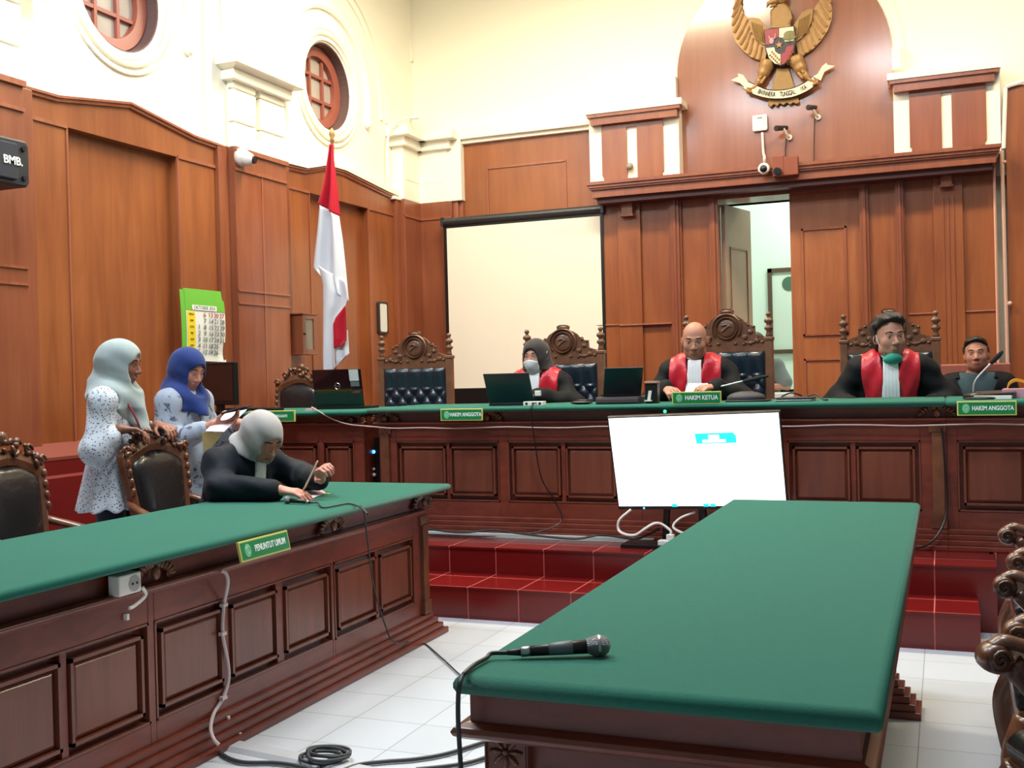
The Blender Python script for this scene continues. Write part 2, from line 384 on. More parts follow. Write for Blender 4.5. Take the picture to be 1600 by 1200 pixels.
m.box(xc0-.01, YC+.04, PZ, xc0+.055, YB+.01, ZT); m.box(xc0+.055, YC+.07, PZ, xc0+.10, YB+.01, ZT)
m.obj('wood_moulding', MOULD, wall_back)
m = MB(); m.box(xc0-.3, YB-.09, zt1+.035, xp0+.3, YW, zt1+.16); m.box(xc0-.3, YB-.05, zt1-.005, xp0+.3, YW, zt1+.05)
m.box(-4.86, YC+.012, ZT, xc0+.11, YW, zt1+.1)
m.obj('plaster_ledge', PLASTER, wall_back, bevel=.008)

# the portal: boards, pilasters, half columns, cornice
def bx(px0, px1, y=400, Y=YP): return X_(px0, y, Y), X_(px1, y, Y)
zc = Z_(1240, 268, YP)                      # underside of the cornice
m = MB(); tr = MB()
def board(a, b, dy, z0=PZ, z1=None, mb=None):
    x0, x1 = bx(a, b); (mb or m).box(x0, YP-dy, z0, x1, YW+.02, z1 or zc+.05)
for a, b in ((930, 968), (1001, 1049), (1066, 1112), (1358, 1402), (1414, 1462), (1503, 1556)): board(a, b, 0)
for a, b in ((967, 1003), (1460, 1506)): board(a, b, .035)
portal = m.obj('portal_board', PANEL, wall_back, bevel=.004)
m = MB()
for a, b in ((1047, 1067), (1400, 1416)):
    x0, x1 = bx(a, b); r = (x1-x0)/2
    for q0, q1, dy in ((0, 1, .03), (.15, .85, .055), (.38, .62, .068)): m.box(x0+(x1-x0)*q0, YP-dy, PZ, x0+(x1-x0)*q1, YP+.05, zc)
for a, b in ((1110, 1124), (1345, 1359)):
    x0, x1 = bx(a, b); m.box(x0, YP-.03, PZ, x1, YW+.2, zc); m.box(x0+(x1-x0)*.3, YP-.045, PZ, x0+(x1-x0)*.7, YP, zc)
x0, x1 = bx(1122, 1346); zd = Z_(1240, 303, YP); m.box(x0, YP-.03, zd, x1, YW+.2, zc+.03)
m.box(x0-.12, YP-.05, zd+.05, x1+.12, YP, zd+.07)
for s in (1474, 1482, 1490): x0, x1 = bx(s, s+3); m.box(x0, YP-.041, PZ+.6, x1, YP-.03, Z_(1480, 310, YP))
m.obj('portal_moulding', PANEL2, wall_back, bevel=.004)
m = MB()
for a, b, y in ((967, 1049, 507), (930, 968, 508), (1358, 1400, 533), (1418, 1462, 490), (1507, 1553, 486), (1066, 1110, 512)):
    x0, x1 = bx(a, b); z = Z_((a+b)/2, y, YP); m.box(x0, YP-.048 if a == 967 else YP-.012, z-.008, x1, YP+.01, z+.006)
for px, y in ((985, 328), (1481, 281)):
    x0, x1 = bx(px-8, px+9); z = Z_(px, y, YP); m.box(x0, YP-.10, z-.06, x1, YP-.02, z+.07); m.box(x0-.01, YP-.12, z+.05, x1+.01, YP-.02, z+.07); m.box(x0-.01, YP-.11, z-.075, x1+.01, YP-.02, z-.055)
m.obj('wood_moulding', MOULD, wall_back, bevel=.003)
YK = 9.93
k0, k1 = X_(925, 300, YK), X_(1556, 250, YK); zk0, zk1 = Z_(1240, 281.5, YK), Z_(1240, 256, YK)
hgt = zk1-zk0
prof = [(0, 0), (0, .42), (-.02, .5), (-.02, .58), (-.035, .62), (-.035, .74), (-.05, .80), (-.05, 1.0)]
m = MB(); rg = []
for xs, e in ((k0, -1), (k1, 1)):
    rg.append([(xs+e*(-p)*.9, YK+p, zk0+h*hgt) for p, h in prof]+[(xs+e*.05*.9, YP+.1, zk1), (xs, YP+.1, zk0)])
m.rings(rg); m.obj('portal_cornice', PANEL2, wall_back)
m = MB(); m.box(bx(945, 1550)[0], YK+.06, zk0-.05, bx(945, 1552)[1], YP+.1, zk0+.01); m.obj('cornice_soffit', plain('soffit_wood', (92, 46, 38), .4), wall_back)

# piers above the cornice and the arched niche
YU = 10.26
def pier(pl, pr, ytop, ybot, strips, slot, ledge, name_wood):
    p = MB(); wd = MB(); yl = (ytop+ybot)/2
    x0, x1 = X_(pl, yl, YU), X_(pr, yl, YU); zt = Z_((pl+pr)/2, ytop, YU)
    p.box(x0, YU, zk1-.02, x1, YW, zt)
    s0, s1 = X_(strips[0], yl, YU), X_(strips[1], yl, YU); a0, a1 = X_(slot[0], yl, YU), X_(slot[1], yl, YU)
    zm = Z_((pl+pr)/2, ledge[1], YU); zl = zk1+.02
    for u, v in ((s0, a0), (a1, s1)):
        su = .03 if u == s0 else 0; sv = .03 if v == s1 else 0
        wd.prism([(u+su, YU-.02, zl), (v-sv, YU-.02, zl), (v-sv, YU-.02, zl+.05), (v-sv/2, YU-.02, zl+.05), (v-sv/2, YU-.02, zl+.09), (v, YU-.02, zl+.09), (v, YU-.02, zm), (u, YU-.02, zm), (u, YU-.02, zl+.09), (u+su/2, YU-.02, zl+.09), (u+su/2, YU-.02, zl+.05), (u+su, YU-.02, zl+.05)], (0, .03, 0))
    wd.box(a0, YU-.02, zl, a1, YU+.01, zl+.05); wd.box(a0, YU-.02, zm-.05, a1, YU+.01, zm)
    q0, q1 = X_(ledge[2], yl, YU-.08), X_(ledge[3], yl, YU-.08)
    wd.box(q0+.03, YU-.08, zm-.01, q1-.03, YU+.02, zm+.07); wd.box(q0, YU-.10, zm+.06, q1, YU+.02, zt-.03)
    p.box(q0-.02, YU-.11, zt-.03, q1+.02, YW, zt+.03)
    p.obj('plaster_pier', PLASTER, wall_back); wd.obj('wood_inlay', PANEL if name_wood == 0 else PANEL2, wall_back)
pier(921, 1061, 170, 285, (941, 1037), (980, 996), (0, 190, 919, 1064), 0)
pier(1396, 1563, 114, 236, (1421, 1541), (1471, 1487), (0, 136, 1391, 1561), 1)
YN = 10.42
n0, n1 = X_(1060, 200, YN), X_(1396, 170, YN); NR = (n1-n0)/2; NX = (n0+n1)/2; NZ = Z_(1225, 100, YN)
m = MB(); m.prism([(n0, YN, zk1-.05)]+[(NX-NR*math.cos(k*math.pi/32), YN, NZ+NR*math.sin(k*math.pi/32)) for k in range(33)]+[(n1, YN, zk1-.05)], (0, .05, 0))
m.obj('niche_panel', wood('niche_wood', (158, 104, 78), (138, 84, 62), rough=.2, coat=1.0, cr=.16, grain=(6, 6, .4), big=.6), wall_back)
m = MB()
for R, wd, th in ((NR+.035, .07, .10), (NR+.085, .03, .06)):
    pf = [(-wd/2, 0), (-wd/2, th), (wd/2, th), (wd/2, 0)]
    m.arc((NX, YN+.02, NZ), R, (-1, 0, 0), (0, 0, 1), 0, math.pi, pf, 44)
    for s in (-1, 1):
        zb_ = Z_(1060, 160, YN) if s < 0 else Z_(1396, 112, YN)
        m.box(NX+s*R-wd/2, YN+.02-th, zb_, NX+s*R+wd/2, YN+.04, NZ)
m.obj('niche_arch', PLASTER, wall_back)

# doors and the room behind
LEAF = wood('door_leaf_wood', (170, 104, 62), (138, 76, 42), rough=.35, coat=.2, grain=(5, 5, .5))
d = bpy.data.objects.new('door_2', None); COL.objects.link(d); x0, x1 = bx(1234, 1346); d.location = (x1, YP+.06, PZ); struct(d); d['label'] = 'closed right leaf of the double door behind the bench'
m = MB(); m.box(x0, YP+.06, PZ, x1, YP+.10, zd); m.obj('leaf', LEAF, d)
m = MB()
for za, zb_ in ((.25, Z_(1280, 560, YP)), (Z_(1280, 524, YP), zd-.32)):
    a, b = x0+.10, x1-.13
    for q in ((a, za, b, za+.018), (a, zb_-.018, b, zb_), (a, za, a+.018, zb_), (b-.018, za, b, zb_)): m.box(q[0], YP+.045, max(q[1], PZ+.05), q[2], YP+.07, q[3])
m.obj('leaf_moulding', MOULD, d)
d = bpy.data.objects.new('door_1', None); COL.objects.link(d); hx = bx(1131, 1131)[0]; d.location = (hx, YP+.1, PZ); struct(d); d['label'] = 'left leaf of the double door, swung open into the back room'
ang = math.radians(76); dr = Vector((math.cos(ang), math.sin(ang), 0)); nr = Vector((-dr.y, dr.x, 0)); o0 = Vector((hx, YP+.1, PZ))
m = MB(); m.prism([o0, o0+dr*.60, o0+dr*.60+nr*.04, o0+nr*.04], (0, 0, zd-PZ-.03)); m.obj('leaf', plain('pale_door_paint', (176, 142, 118), .4, var=.05), d)
m = MB()
for za, zb_ in ((.3, 1.0), (1.1, 2.2)):
    for u0, u1, w0, w1 in ((.1, .5, za, za+.015), (.1, .5, zb_-.015, zb_), (.1, .115, za, zb_), (.485, .5, za, zb_)):
        m.prism([o0+dr*u0-nr*.01, o0+dr*u1-nr*.01, o0+dr*u1+nr*.01, o0+dr*u0+nr*.01], (0, 0, 0.0001)) if False else m.prism([o0+dr*u0-nr*.008+Vector((0, 0, w0)), o0+dr*u1-nr*.008+Vector((0, 0, w0)), o0+dr*u1+Vector((0, 0, w0)), o0+dr*u0+Vector((0, 0, w0))], (0, 0, w1-w0))
m.obj('leaf_moulding', MOULD, d)
m = MB(); m.box(-4.2, 13.4, 0, 1.2, 13.6, 4.5); m.box(-4.2, YW+.2, 0, -4.1, 13.5, 4.5); m.box(1.1, YW+.2, 0, 1.2, 13.5, 4.5)
bw = struct(m.obj('wall_backroom', plain('mint_white_plaster', (214, 232, 220), .7, var=.02, scale=2)))
m = MB(); m.box(-4.2, 10.45, .2, 1.2, 13.5, PZ-.004); struct(m.obj('floor_backroom', WHITE))
m = MB(); m.box(-4.2, YW+.1, 4.5, 1.2, 13.5, 4.6); struct(m.obj('ceiling_backroom', WHITE))
# ---------------------------------------------------------------- furniture
random.seed(7)
def scroll_leaf(m, c, s, ex, ez, out, seed=0, n=7):
    """a little carved cluster of leaves and scrolls lying on a face"""
    rnd = random.Random(seed); c, ex, ez, out = Vector(c), Vector(ex), Vector(ez), Vector(out)
    M = Matrix((ex, ez, out)).transposed()
    m.ball(c+out*.2*s, (.22*s, .30*s, .16*s), M, 10, 6)
    for k in range(n):
        for sg in (-1, 1):
            a = math.pi*.5*(k/(n-1)); d = .35+.5*k/(n-1)
            p = c + ex*sg*s*d*math.sin(a+.25)*1.25 + ez*s*(.55*math.cos(a)-.15)
            R = M @ Matrix.Rotation(sg*(-a+rnd.uniform(-.2, .2)), 3, 'Z')
            m.ball(p+out*.1*s, (.10*s+.02*s*rnd.random(), .24*s, .14*s), R, 8, 6)
    for sg in (-1, 1):
        pts = [c+ex*sg*s*(.95+.22*math.cos(t)*(1-t/9))+ez*s*(-.2+.22*math.sin(t)*(1-t/9))+out*.08*s for t in [i*.5 for i in range(14)]]
        m.tube(pts, .06*s, 6)
def rosette(m, c, s, ex, ez, out):
    c, ex, ez, out = Vector(c), Vector(ex), Vector(ez), Vector(out); M = Matrix((ex, ez, out)).transposed()
    m.ball(c, (.2*s, .2*s, .25*s), M, 10, 6)
    for k in range(8):
        a = k*math.pi/4; m.ball(c+(ex*math.cos(a)+ez*math.sin(a))*.58*s, (.4*s, .15*s, .2*s), M @ Matrix.Rotation(a, 3, 'Z'), 10, 6)
def felt_top(m, x0, x1, y0, y1, z0, z1):
    r = (z1-z0)/2; zc_ = (z0+z1)/2; n = 7
    rg = []
    for k in range(n+1):
        a = -math.pi/2+math.pi*k/n; o = r*math.cos(a)-r; z = zc_+r*math.sin(a)
        rg.append([(x0-o-r+r, y0-o, z), (x1+o, y0-o, z), (x1+o, y1+o, z), (x0-o, y1+o, z)])
    m.rings(rg)
def desk(name, label, cat, loc, rz, L, H, groups, zp, zf, stiles, pil=(), depth=.72, over=.09, plinth=.11, flare=.085, group=None, back=False, el=.10, er=.10):
    """panelled desk. local x along the front, y to the back, front face y=0. zp = panel z range, zf = z of the moulding"""
    t = thing(name, label, cat, loc, rz, group)
    O = lambda m, n, mt, **k: m.obj(n, mt, t, local=True, **k)
    m = MB(); felt_top(m, -el, L+er, -over, depth+.02, H-.033, H); O(m, 'felt_top', FELT, smooth=True, bevel=0)
    m = MB(); m.box(0, .03, .02, L, .05, H-.03)
    gz0, gz1 = zp[0]-.035, zp[1]+.035
    xs = 0
    for g in groups:
        a, b = g[0][0]-.03, g[-1][1]+.03
        m.box(xs, 0, .02, a, .04, zf); m.box(a, 0, gz1, b, .04, zf); m.box(a, 0, .02, b, .04, gz0); xs = b
        for u, v in zip(g, g[1:]): m.box(u[1]+.005, .006, gz0, v[0]-.005, .04, gz1)
    m.box(xs, 0, .02, L, .04, zf)
    m.box(-.0, .012, zf-.01, L, .06, H-.03)
    m.box(.001, .051, .02, .03, depth-.05, H-.031); m.box(L-.03, .051, .02, L-.001, depth-.05, H-.031)
    if back: m.box(0, depth-.10, .35, L, depth-.08, H-.03)
    O(m, 'body', DESK, bevel=.003)
    m = MB()
    for g in groups:
        for (u, v) in g:
            z0, z1 = zp; e = .012
            for q in ((u, z0, v, z0+e), (u, z1-e, v, z1), (u, z0, u+e, z1), (v-e, z0, v, z1)): m.box(q[0], -.004, q[1], q[2], .03, q[3])
            f = .03
            m.rings([[(u+e, .018, z0+e), (v-e, .018, z0+e), (v-e, .018, z1-e), (u+e, .018, z1-e)], [(u+f, .004, z0+f), (v-f, .004, z0+f), (v-f, .004, z1-f), (u+f, .004, z1-f)]])
        a, b = g[0][0]-.03, g[-1][1]+.03
        for q in ((a, gz0, b, gz0+.008), (a, gz1-.008, b, gz1), (a, gz0, a+.008, gz1), (b-.008, gz0, b, gz1)): m.box(q[0], -.003, q[1], q[2], .03, q[3])
    O(m, 'raised_panel', DESKP)
    m = MB()
    rg = []
    pf = [(0, zf-.022), (-.012, zf-.018), (-.02, zf-.008), (-.034, zf-.004), (-.036, zf+.006), (-.03, zf+.012), (0, zf+.014)]
    m.rings([[(-min(.03, el) if e == 0 else L+min(.03, er), y, z) for y, z in pf] for e in (0, 1)])
    n = 4
    for k in range(n):
        z0, z1 = plinth*k/n, plinth*(k+1)/n; o = flare*(1-k/n)
        m.box(-min(o, el), -o, z0, L+min(o, er), .05, z1)
        m.box(-o*.7, -o+.006-flare/n, z1-.01 if k < n-1 else z1-.008, L+o*.7, .05, z1-.002) if False else None
    O(m, 'moulding', DESK, bevel=.004)
    for i, s in enumerate(stiles):
        m = MB(); scroll_leaf(m, (s, .004, (zf+H-.03)/2-.004), .088, (1, 0, 0), (0, 0, 1), (0, -1, 0), i)
        if i in pil:
          m.box(s-.045, -.014, zf-.07, s+.045, .02, zf-.024); m.box(s-.03, -.018, plinth+.01, s+.03, .021, zf-.072); m.box(s-.04, -.024, plinth+.004, s+.04, .022, plinth+.07)
        if i in pil:
         for q in range(5): m.ball((s-.025+.0125*q, -.014, zf-.045+.008*(-1)**q), (.009, .006, .012), None, 6, 5)
        O(m, 'carved_pilaster', CARVE if cat != 'x' else DESK)
    return t
# judges' benches (on the platform)
H_B = 1.155-PZ; ZP_ = (.575-PZ, .895-PZ); ZF_ = 1.048-PZ
def grp(x0, *L): return [tuple((a-x0, b-x0) for a, b in g) for g in L]
bx0 = -3.555
bench = desk('judges_bench', 'long panelled mahogany bench with green felt top, three judges seated behind it', 'bench', (bx0, 6.43, PZ), 0, -bx0, H_B,
    grp(bx0, ((-3.40, -3.065), (-3.03, -2.71)), ((-2.59, -2.265), (-2.225, -1.905)), ((-1.71, -1.39), (-1.35, -1.03)), ((-.83, -.515), (-.475, -.165))), ZP_, ZF_, [.05, .80, 3.51], (0, 2), el=.04, er=0)
desk('judges_bench', 'right-hand section of the judges\' bench, cut by the right edge of the photo', 'bench', (.0, 6.43, PZ), 0, 1.9, H_B,
    grp(0, ((.085, .40), (.44, .76)), ((.92, 1.24), (1.28, 1.6))), ZP_, ZF_, [1.85], (0,), el=0)
desk('clerk_bench', 'short panelled bench with green felt top holding the black laptop, below the flag', 'bench', (-4.93, 6.43, PZ), 0, 1.255, H_B-.012,
    grp(-4.93, ((-4.86, -4.5), (-4.44, -4.06)), ((-3.97, -3.78),)), ZP_, ZF_, [1.17], el=0, er=.02)
# prosecutor's table
desk('prosecutor_table', 'long panelled mahogany table with green felt top, woman in black robe leaning on it', 'table', (-2.555, 1.2, 0), math.pi/2, 3.90, .787,
    grp(1.2, ((1.4, 1.75), (1.8, 2.15)), ((2.24, 2.56), (2.60, 2.93)), ((3.02, 3.365), (3.42, 3.725), (3.785, 4.12)), ((4.20, 4.555), (4.595, 4.92))), (.225, .50), .655, [1.79, 2.96, 3.86], (2,), depth=.72, over=.105, plinth=.115, flare=.08, back=False)
# centre table
t = thing('centre_table', 'open-legged mahogany table with green felt top in the foreground, microphone lying on it', 'table', (-.488, 3.265, 0))
x0, x1, y0, y1 = -.872, -.104, 1.835, 4.70
m = MB(); felt_top(m, x0, x1, y0, y1, .752, .792); m.obj('felt_top', FELT, t, smooth=True)
m = MB()
ax0, ax1, ay0, ay1 = -.853, -.142, 1.868, 4.665
for q in ((ax0, ay0, ax1, ay0+.03, 0), (ax0, ay1-.03, ax1, ay1, 0), (ax0+.002, ay0+.031, ax0+.03, ay1-.031, .001), (ax1-.03, ay0+.031, ax1-.002, ay1-.031, .001)): m.box(q[0], q[1], .688+q[4], q[2], q[3], .756-q[4])
m.obj('apron', DESK, t, bevel=.003)
m = MB()
pf = [(0, .664), (-.016, .667), (-.026, .674), (-.03, .682), (-.024, .690), (-.006, .696), (.02, .70), (.02, .664)]
def ring_at(q, z): return [(ax0+q, ay0+q, z), (ax1-q, ay0+q, z), (ax1-q, ay1-q, z), (ax0+q, ay1-q, z)]
m.rings([ring_at(q, z) for q, z in pf]+[ring_at(*pf[0])], cap=False)
m.obj('moulding', DESK, t, bevel=.002)
for i, yl in enumerate((1.96, 4.45)):
    for j, xl in enumerate((-.80, -.235)):
        m = MB(); m.box(xl-.045, yl-.045, .585, xl+.045, yl+.045, .67)
        m.box(xl-.035, yl-.035, .07, xl+.035, yl+.035, .60)
        for q in (-.016, 0, .016): m.box(xl+q-.004, yl-.04, .12, xl+q+.004, yl+.04, .56)
        for k in range(5):
            e = .045+.02*(4-k); m.box(xl-e, yl-.05-.01*(4-k), .028*k, xl+e, yl+.05+.01*(4-k), .028*(k+1))
        leg = m.obj('leg', DESK, t, bevel=.003)
        m = MB(); rosette(m, (xl, yl-.046, .628), .036, (1, 0, 0), (0, 0, 1), (0, -1, 0))
        for q in ((-.042, -.04), (.04, .042)): m.box(xl+q[0], yl-.052, .59, xl+q[1], yl-.04, .665)
        m.obj('rosette', CARVE, leg)
    m = MB(); m.box(-.80, yl-.02, .12, -.235, yl+.02, .67); m.obj('end_panel', DESK, t)
    m = MB()
    for q in ((-.74, .18, -.295, .2), (-.74, .57, -.295, .59), (-.74, .2, -.72, .57), (-.315, .2, -.295, .57)): m.box(q[0], yl-.032, q[1], q[2], yl+.032, q[3])
    m.obj('panel_moulding', DESKP, t)
m = MB(); m.box(-.54, 1.96, .16, -.50, 4.45, .26); m.obj('stretcher', DESK, t)

# tall judge's chair, facing -y
def tufted(m, x0, x1, z0, z1, y, depth=.035, px=.105, pz=.125, nu=56, nv=56):
    zt = z1-.16
    def f(u, v):
        x = x0+(x1-x0)*u; z = z0+(z1-z0)*v
        a, b = x/px, (z-zt)/pz
        if z < zt: h = abs(math.sin(math.pi*(a+b+.5)/1)*math.sin(math.pi*(a-b+.5)))**.42
        else: h = abs(math.sin(math.pi*(a+.5)))**.35*min(1, .5+.5*(z-zt)/.1) if z > zt+.001 else 0
        e = min(1, min(u, 1-u)/.05, min(v, 1-v)/.05); h = h*e**.5*.9+.1*e
        return (x, y-depth*h, z)
    m.grid(nu, nv, f)
def judge_chair(label, loc, rz, hs=1.0):
    t = thing('judge_chair', label, 'chair', loc, rz, 'tall carved chairs behind the judges\' bench')
    O = lambda m, n, mt, **k: m.obj(n, mt, t, local=True, **k)
    W = .32
    for sx in (-1, 1):
        m = MB(); x = sx*(W-.03); m.box(x-.026, -.026, 0, x+.026, .03, 1.19*hs); m.box(x-.032, -.032, 1.165*hs, x+.032, .036, 1.19*hs)
        O(m, 'back_post', CARVE2, bevel=.006)
        m = MB(); m.lathe([(.024, 0), (.02, .02), (.016, .04), (.03, .055), (.03, .068), (.015, .078), (.015, .09), (.032, .105), (.028, .122), (.012, .132), (.011, .142), (.019, .152), (.016, .166), (.004, .174)], Matrix.Translation((x, 0, 1.19*hs)))
        O(m, 'finial', CARVE2, smooth=True)
        m = MB(); m.tube(spline([(x, -.02, .70), (x*1.02, -.20, .69), (x*1.04, -.38, .70), (x*1.05, -.47, .72), (x*1.05, -.52, .69), (x*1.05, -.50, .65)], 5), .026, 8); m.box(x-.02, -.44, .42, x+.025, -.40, .69)
        O(m, 'armrest', CARVE2, smooth=False)
        m = MB(); m.box(x-.03, -.47, 0, x+.03, -.41, .44); O(m, 'front_leg', CARVE2, bevel=.006)
    zb = 1.118*hs
    h = lambda z: zb+(z-1.125)*hs
    m = MB()
    half = [(0, h(1.395)), (.03, h(1.393)), (.048, h(1.382)), (.044, h(1.362)), (.034, h(1.352)), (.072, h(1.345)), (.108, h(1.322)), (.128, h(1.296)), (.150, h(1.30)), (.158, h(1.277)), (.195, h(1.275)), (.197, h(1.22)), (.262, h(1.20)), (.268, zb-.02)]
    poly = [(x, .018, z) for x, z in half]+[(-x, .018, z) for x, z in half[:0:-1]]
    m.prism(poly, (0, -.03, 0))
    m.box(-.27, -.024, zb-.022, .27, .02, zb+.004)
    c = (0, -.018, h(1.262)); ex, ey = (1, 0, 0), (0, 0, 1)
    m.arc(c, .075, ex, ey, 0, 2*math.pi, [(-.008, .0), (0, .014), (.008, 0)], 26, True); m.arc(c, .1, ex, ey, -.6, math.pi+.6, [(-.008, .0), (0, .012), (.008, 0)], 26, False)
    m.ball((0, -.016, c[2]), (.062, .014, .062)); m.tube([(-.03, -.032, c[2]-.02), (.03, -.032, c[2]+.025)], .007, 6); m.tube([(-.035, -.03, c[2]+.02), (0, -.034, c[2]+.028), (.035, -.03, c[2]+.01)], .006, 6)
    m.ball((0, -.012, h(1.374)), (.036, .012, .012))
    for sx in (-1, 1):
        for i, (a, b, r) in enumerate(((.125, 1.20, .022), (.165, 1.235, .02), (.21, 1.175, .022), (.245, 1.165, .012), (.165, 1.16, .018), (.12, 1.155, .013), (.06, 1.16, .014), (.09, 1.315, .008), (.15, 1.283, .010), (.185, 1.268, .008))):
            m.ball((sx*a, -.014, h(b)), (r, .012, r*.8), None, 8, 6)
        m.tube([(sx*(.13+.05*t/6*math.cos(t)+.03*t/6), -.018, h(1.19)+.035*math.sin(t)*(.4+t/9)) for t in [i*.45 for i in range(16)]], .005, 6)
    O(m, 'carved_crest', CARVE2)
    m = MB(); tufted(m, -.265, .265, .56, zb-.02, -.02); m.box(-.265, -.021, .56, .265, .02, zb-.02); O(m, 'tufted_back', LEATHERB, smooth=True)
    m = MB(); m.box(-.28, -.50, .40, .28, .0, .50); O(m, 'seat', LEATHERB, bevel=.03, seg=4)
    m = MB(); m.box(-.29, -.48, .34, .29, .02, .41); O(m, 'seat_frame', CARVE2, bevel=.006)
    return t
JY = 7.62
def jx(px, y=600, Y=JY): return X_(px, y, Y)
judge_chair('empty tall carved chair with tufted dark blue leather, just right of the flag', (jx(650), JY, PZ), .05)
judge_chair('tall carved tufted chair behind the judge in the white mask', (jx(882), JY, PZ), 0)
judge_chair('tallest carved tufted chair, behind the bald judge and in front of the open door', (jx(1138), JY, PZ), -.03, 1.045)
judge_chair('tall carved tufted chair behind the judge with the green mask on his chin', (jx(1391), JY, PZ), 0, 1.01)

# carved armchair, facing -y
def armchair(name, label, loc, rz, group, seed=3, sx=1.0):
    t = thing(name, label, 'chair', loc, rz, group); t.scale = (sx, 1, 1)
    O = lambda m, n, mt, **k: m.obj(n, mt, t, local=True, **k)
    tilt = .16
    bk = lambda z: .0+max(0, z-.45)*tilt          # y of the back face at height z
    half = [(.20, .46), (.215, .60), (.235, .78), (.255, .92), (.265, .985), (.245, 1.01), (.20, 1.025), (.13, 1.05), (.06, 1.07), (0, 1.075)]
    inn = [(.155, .50), (.17, .62), (.19, .78), (.205, .91), (.20, .945), (.15, .965), (.10, .985), (.05, 1.0), (0, 1.003)]
    m = MB()
    for sg in (-1, 1):
        n = 10
        def pos(L, k):
            f = k/(n-1)*(len(L)-1); i = min(int(f), len(L)-2); u = f-i; return (L[i][0]*(1-u)+L[i+1][0]*u, L[i][1]*(1-u)+L[i+1][1]*u)
        rg = []
        for k in range(n):
            a, b = pos(half, k), pos(inn, k)
            rg.append([(sg*a[0], bk(a[1])+.025, a[1]), (sg*a[0], bk(a[1])-.02, a[1]), (sg*(a[0]+b[0])/2, bk(a[1])-.035, (a[1]+b[1])/2), (sg*b[0], bk(b[1])-.02, b[1]), (sg*b[0], bk(b[1])+.025, b[1])])
        m.rings(rg)
    O(m, 'back_frame', CARVE, smooth=False, bevel=.004)
    m = MB(); rnd = random.Random(seed)
    for k in range(46):
        s = rnd.uniform(-1, 1); x = .25*s; zt_ = 1.075-.085*abs(s)**1.3
        z = zt_+rnd.uniform(-.02, .055*(1-abs(s)**2)+.01); y = bk(z)-.02+rnd.uniform(-.02, .015)
        R = Euler((rnd.uniform(-.5, .5), rnd.uniform(-1.2, 1.2), rnd.uniform(-.4, .4))).to_matrix()
        m.ball((x, y, z), (rnd.uniform(.014, .03), rnd.uniform(.010, .018), rnd.uniform(.010, .018)), R, 9, 6)
    for sg in (-1, 1):
        for (cx_, cz_, r) in ((.07, 1.095, .032), (.15, 1.065, .030), (.235, 1.01, .030)):
            m.tube([(sg*(cx_+r*(1-q/12)*math.cos(q*.7)), bk(cz_)-.03, cz_+r*(1-q/12)*math.sin(q*.7)) for q in range(12)], .009, 6)
        for z in (.95, .90, .85, .80): m.ball((sg*(.19+.05*z), bk(z)-.03, z), (.018, .012, .024), None, 8, 6)
    m.ball((0, bk(1.12)-.01, 1.125), (.04, .02, .035))
    O(m, 'carved_crest', CARVE, smooth=True)
    m = MB()
    def fb(u, v):
        k = min(int(v*8), 7); q = v*8-k; a = inn[k]; b = inn[k+1]; xw = a[0]*(1-q)+b[0]*q; z = a[1]*(1-q)+b[1]*q
        # fill between the two sides at this height
        uu = u*2-1; zz = min(z, 1.0); e = (1-uu*uu)*(1-(2*v-1)**4)
        return (uu*(xw if v < .6 else max(xw, .001)), bk(zz)-.008-.045*max(0, e)**.6, z)
    # leather field as a fan of strips
    zs = [.50+(1.0-.50)*i/16 for i in range(17)]
    def width(z):
        pts = sorted([(b, a) for a, b in inn]); 
        for (za, xa), (zb_, xb_) in zip(pts, pts[1:]):
            if za <= z <= zb_+1e-6: return xa+(xb_-xa)*(z-za)/max(1e-6, zb_-za)
        return 0.0
    def fl(u, v):
        z = zs[0]+(zs[-1]-zs[0])*v; uu = u*2-1; xw = width(z)+.008; e = max(0, (1-uu**4)*(1-(2*v-1)**6))
        return (uu*xw, bk(z)-.012-.03*e**.7, z)
    m.grid(14, 16, fl); O(m, 'leather_back', LEATHER, smooth=True, solid=.008)
    m = MB(); m.rings([[(x, y, z) for x, y in ((-.27, -.50), (.27, -.50), (.23, .03), (-.23, .03))] for z in (.37, .44)]); O(m, 'seat_rail', CARVE, bevel=.012)
    m = MB(); m.rings([[(sx*x_, y, z) for sx, x_, y in ((-1, .26*q, -.50*q), (1, .26*q, -.50*q), (1, .22*q, .0), (-1, .22*q, .0))] for z, q in ((.43, 1), (.475, 1.02), (.505, .97), (.52, .8))]); O(m, 'seat_cushion', LEATHER, bevel=.015, seg=3, smooth=True)
    for sg in (-1, 1):
        m = MB(); P = spline([(sg*.235, .06, .74), (sg*.275, -.06, .705), (sg*.30, -.20, .67), (sg*.31, -.33, .655), (sg*.315, -.42, .675), (sg*.315, -.475, .69), (sg*.315, -.51, .675)], 5)
        n = len(P); R = []
        for i, p in enumerate(P):
            wd = .022+.012*math.sin(math.pi*min(1, i/n*1.1)); R.append([p+Vector(((a*wd), 0, b*.02)) for a, b in ((-1, -.6), (1, -.6), (1.05, .3), (.5, .9), (-.5, .9), (-1.05, .3))])
        m.rings(R)
        m.lathe([(.001, -.034), (.024, -.034), (.034, -.027), (.037, 0), (.034, .027), (.024, .034), (.001, .034)], Matrix.Translation((sg*.315, -.50, .655)) @ Matrix.Rotation(math.pi/2, 4, 'Y'), 18)
        for e in (-1, 1): m.tube([(sg*.315+e*.037, -.50+.027*(1-q/16)*math.cos(q*.6), .655+.027*(1-q/16)*math.sin(q*.6)) for q in range(16)], .005, 5)
        O(m, 'armrest', CARVE, smooth=True)
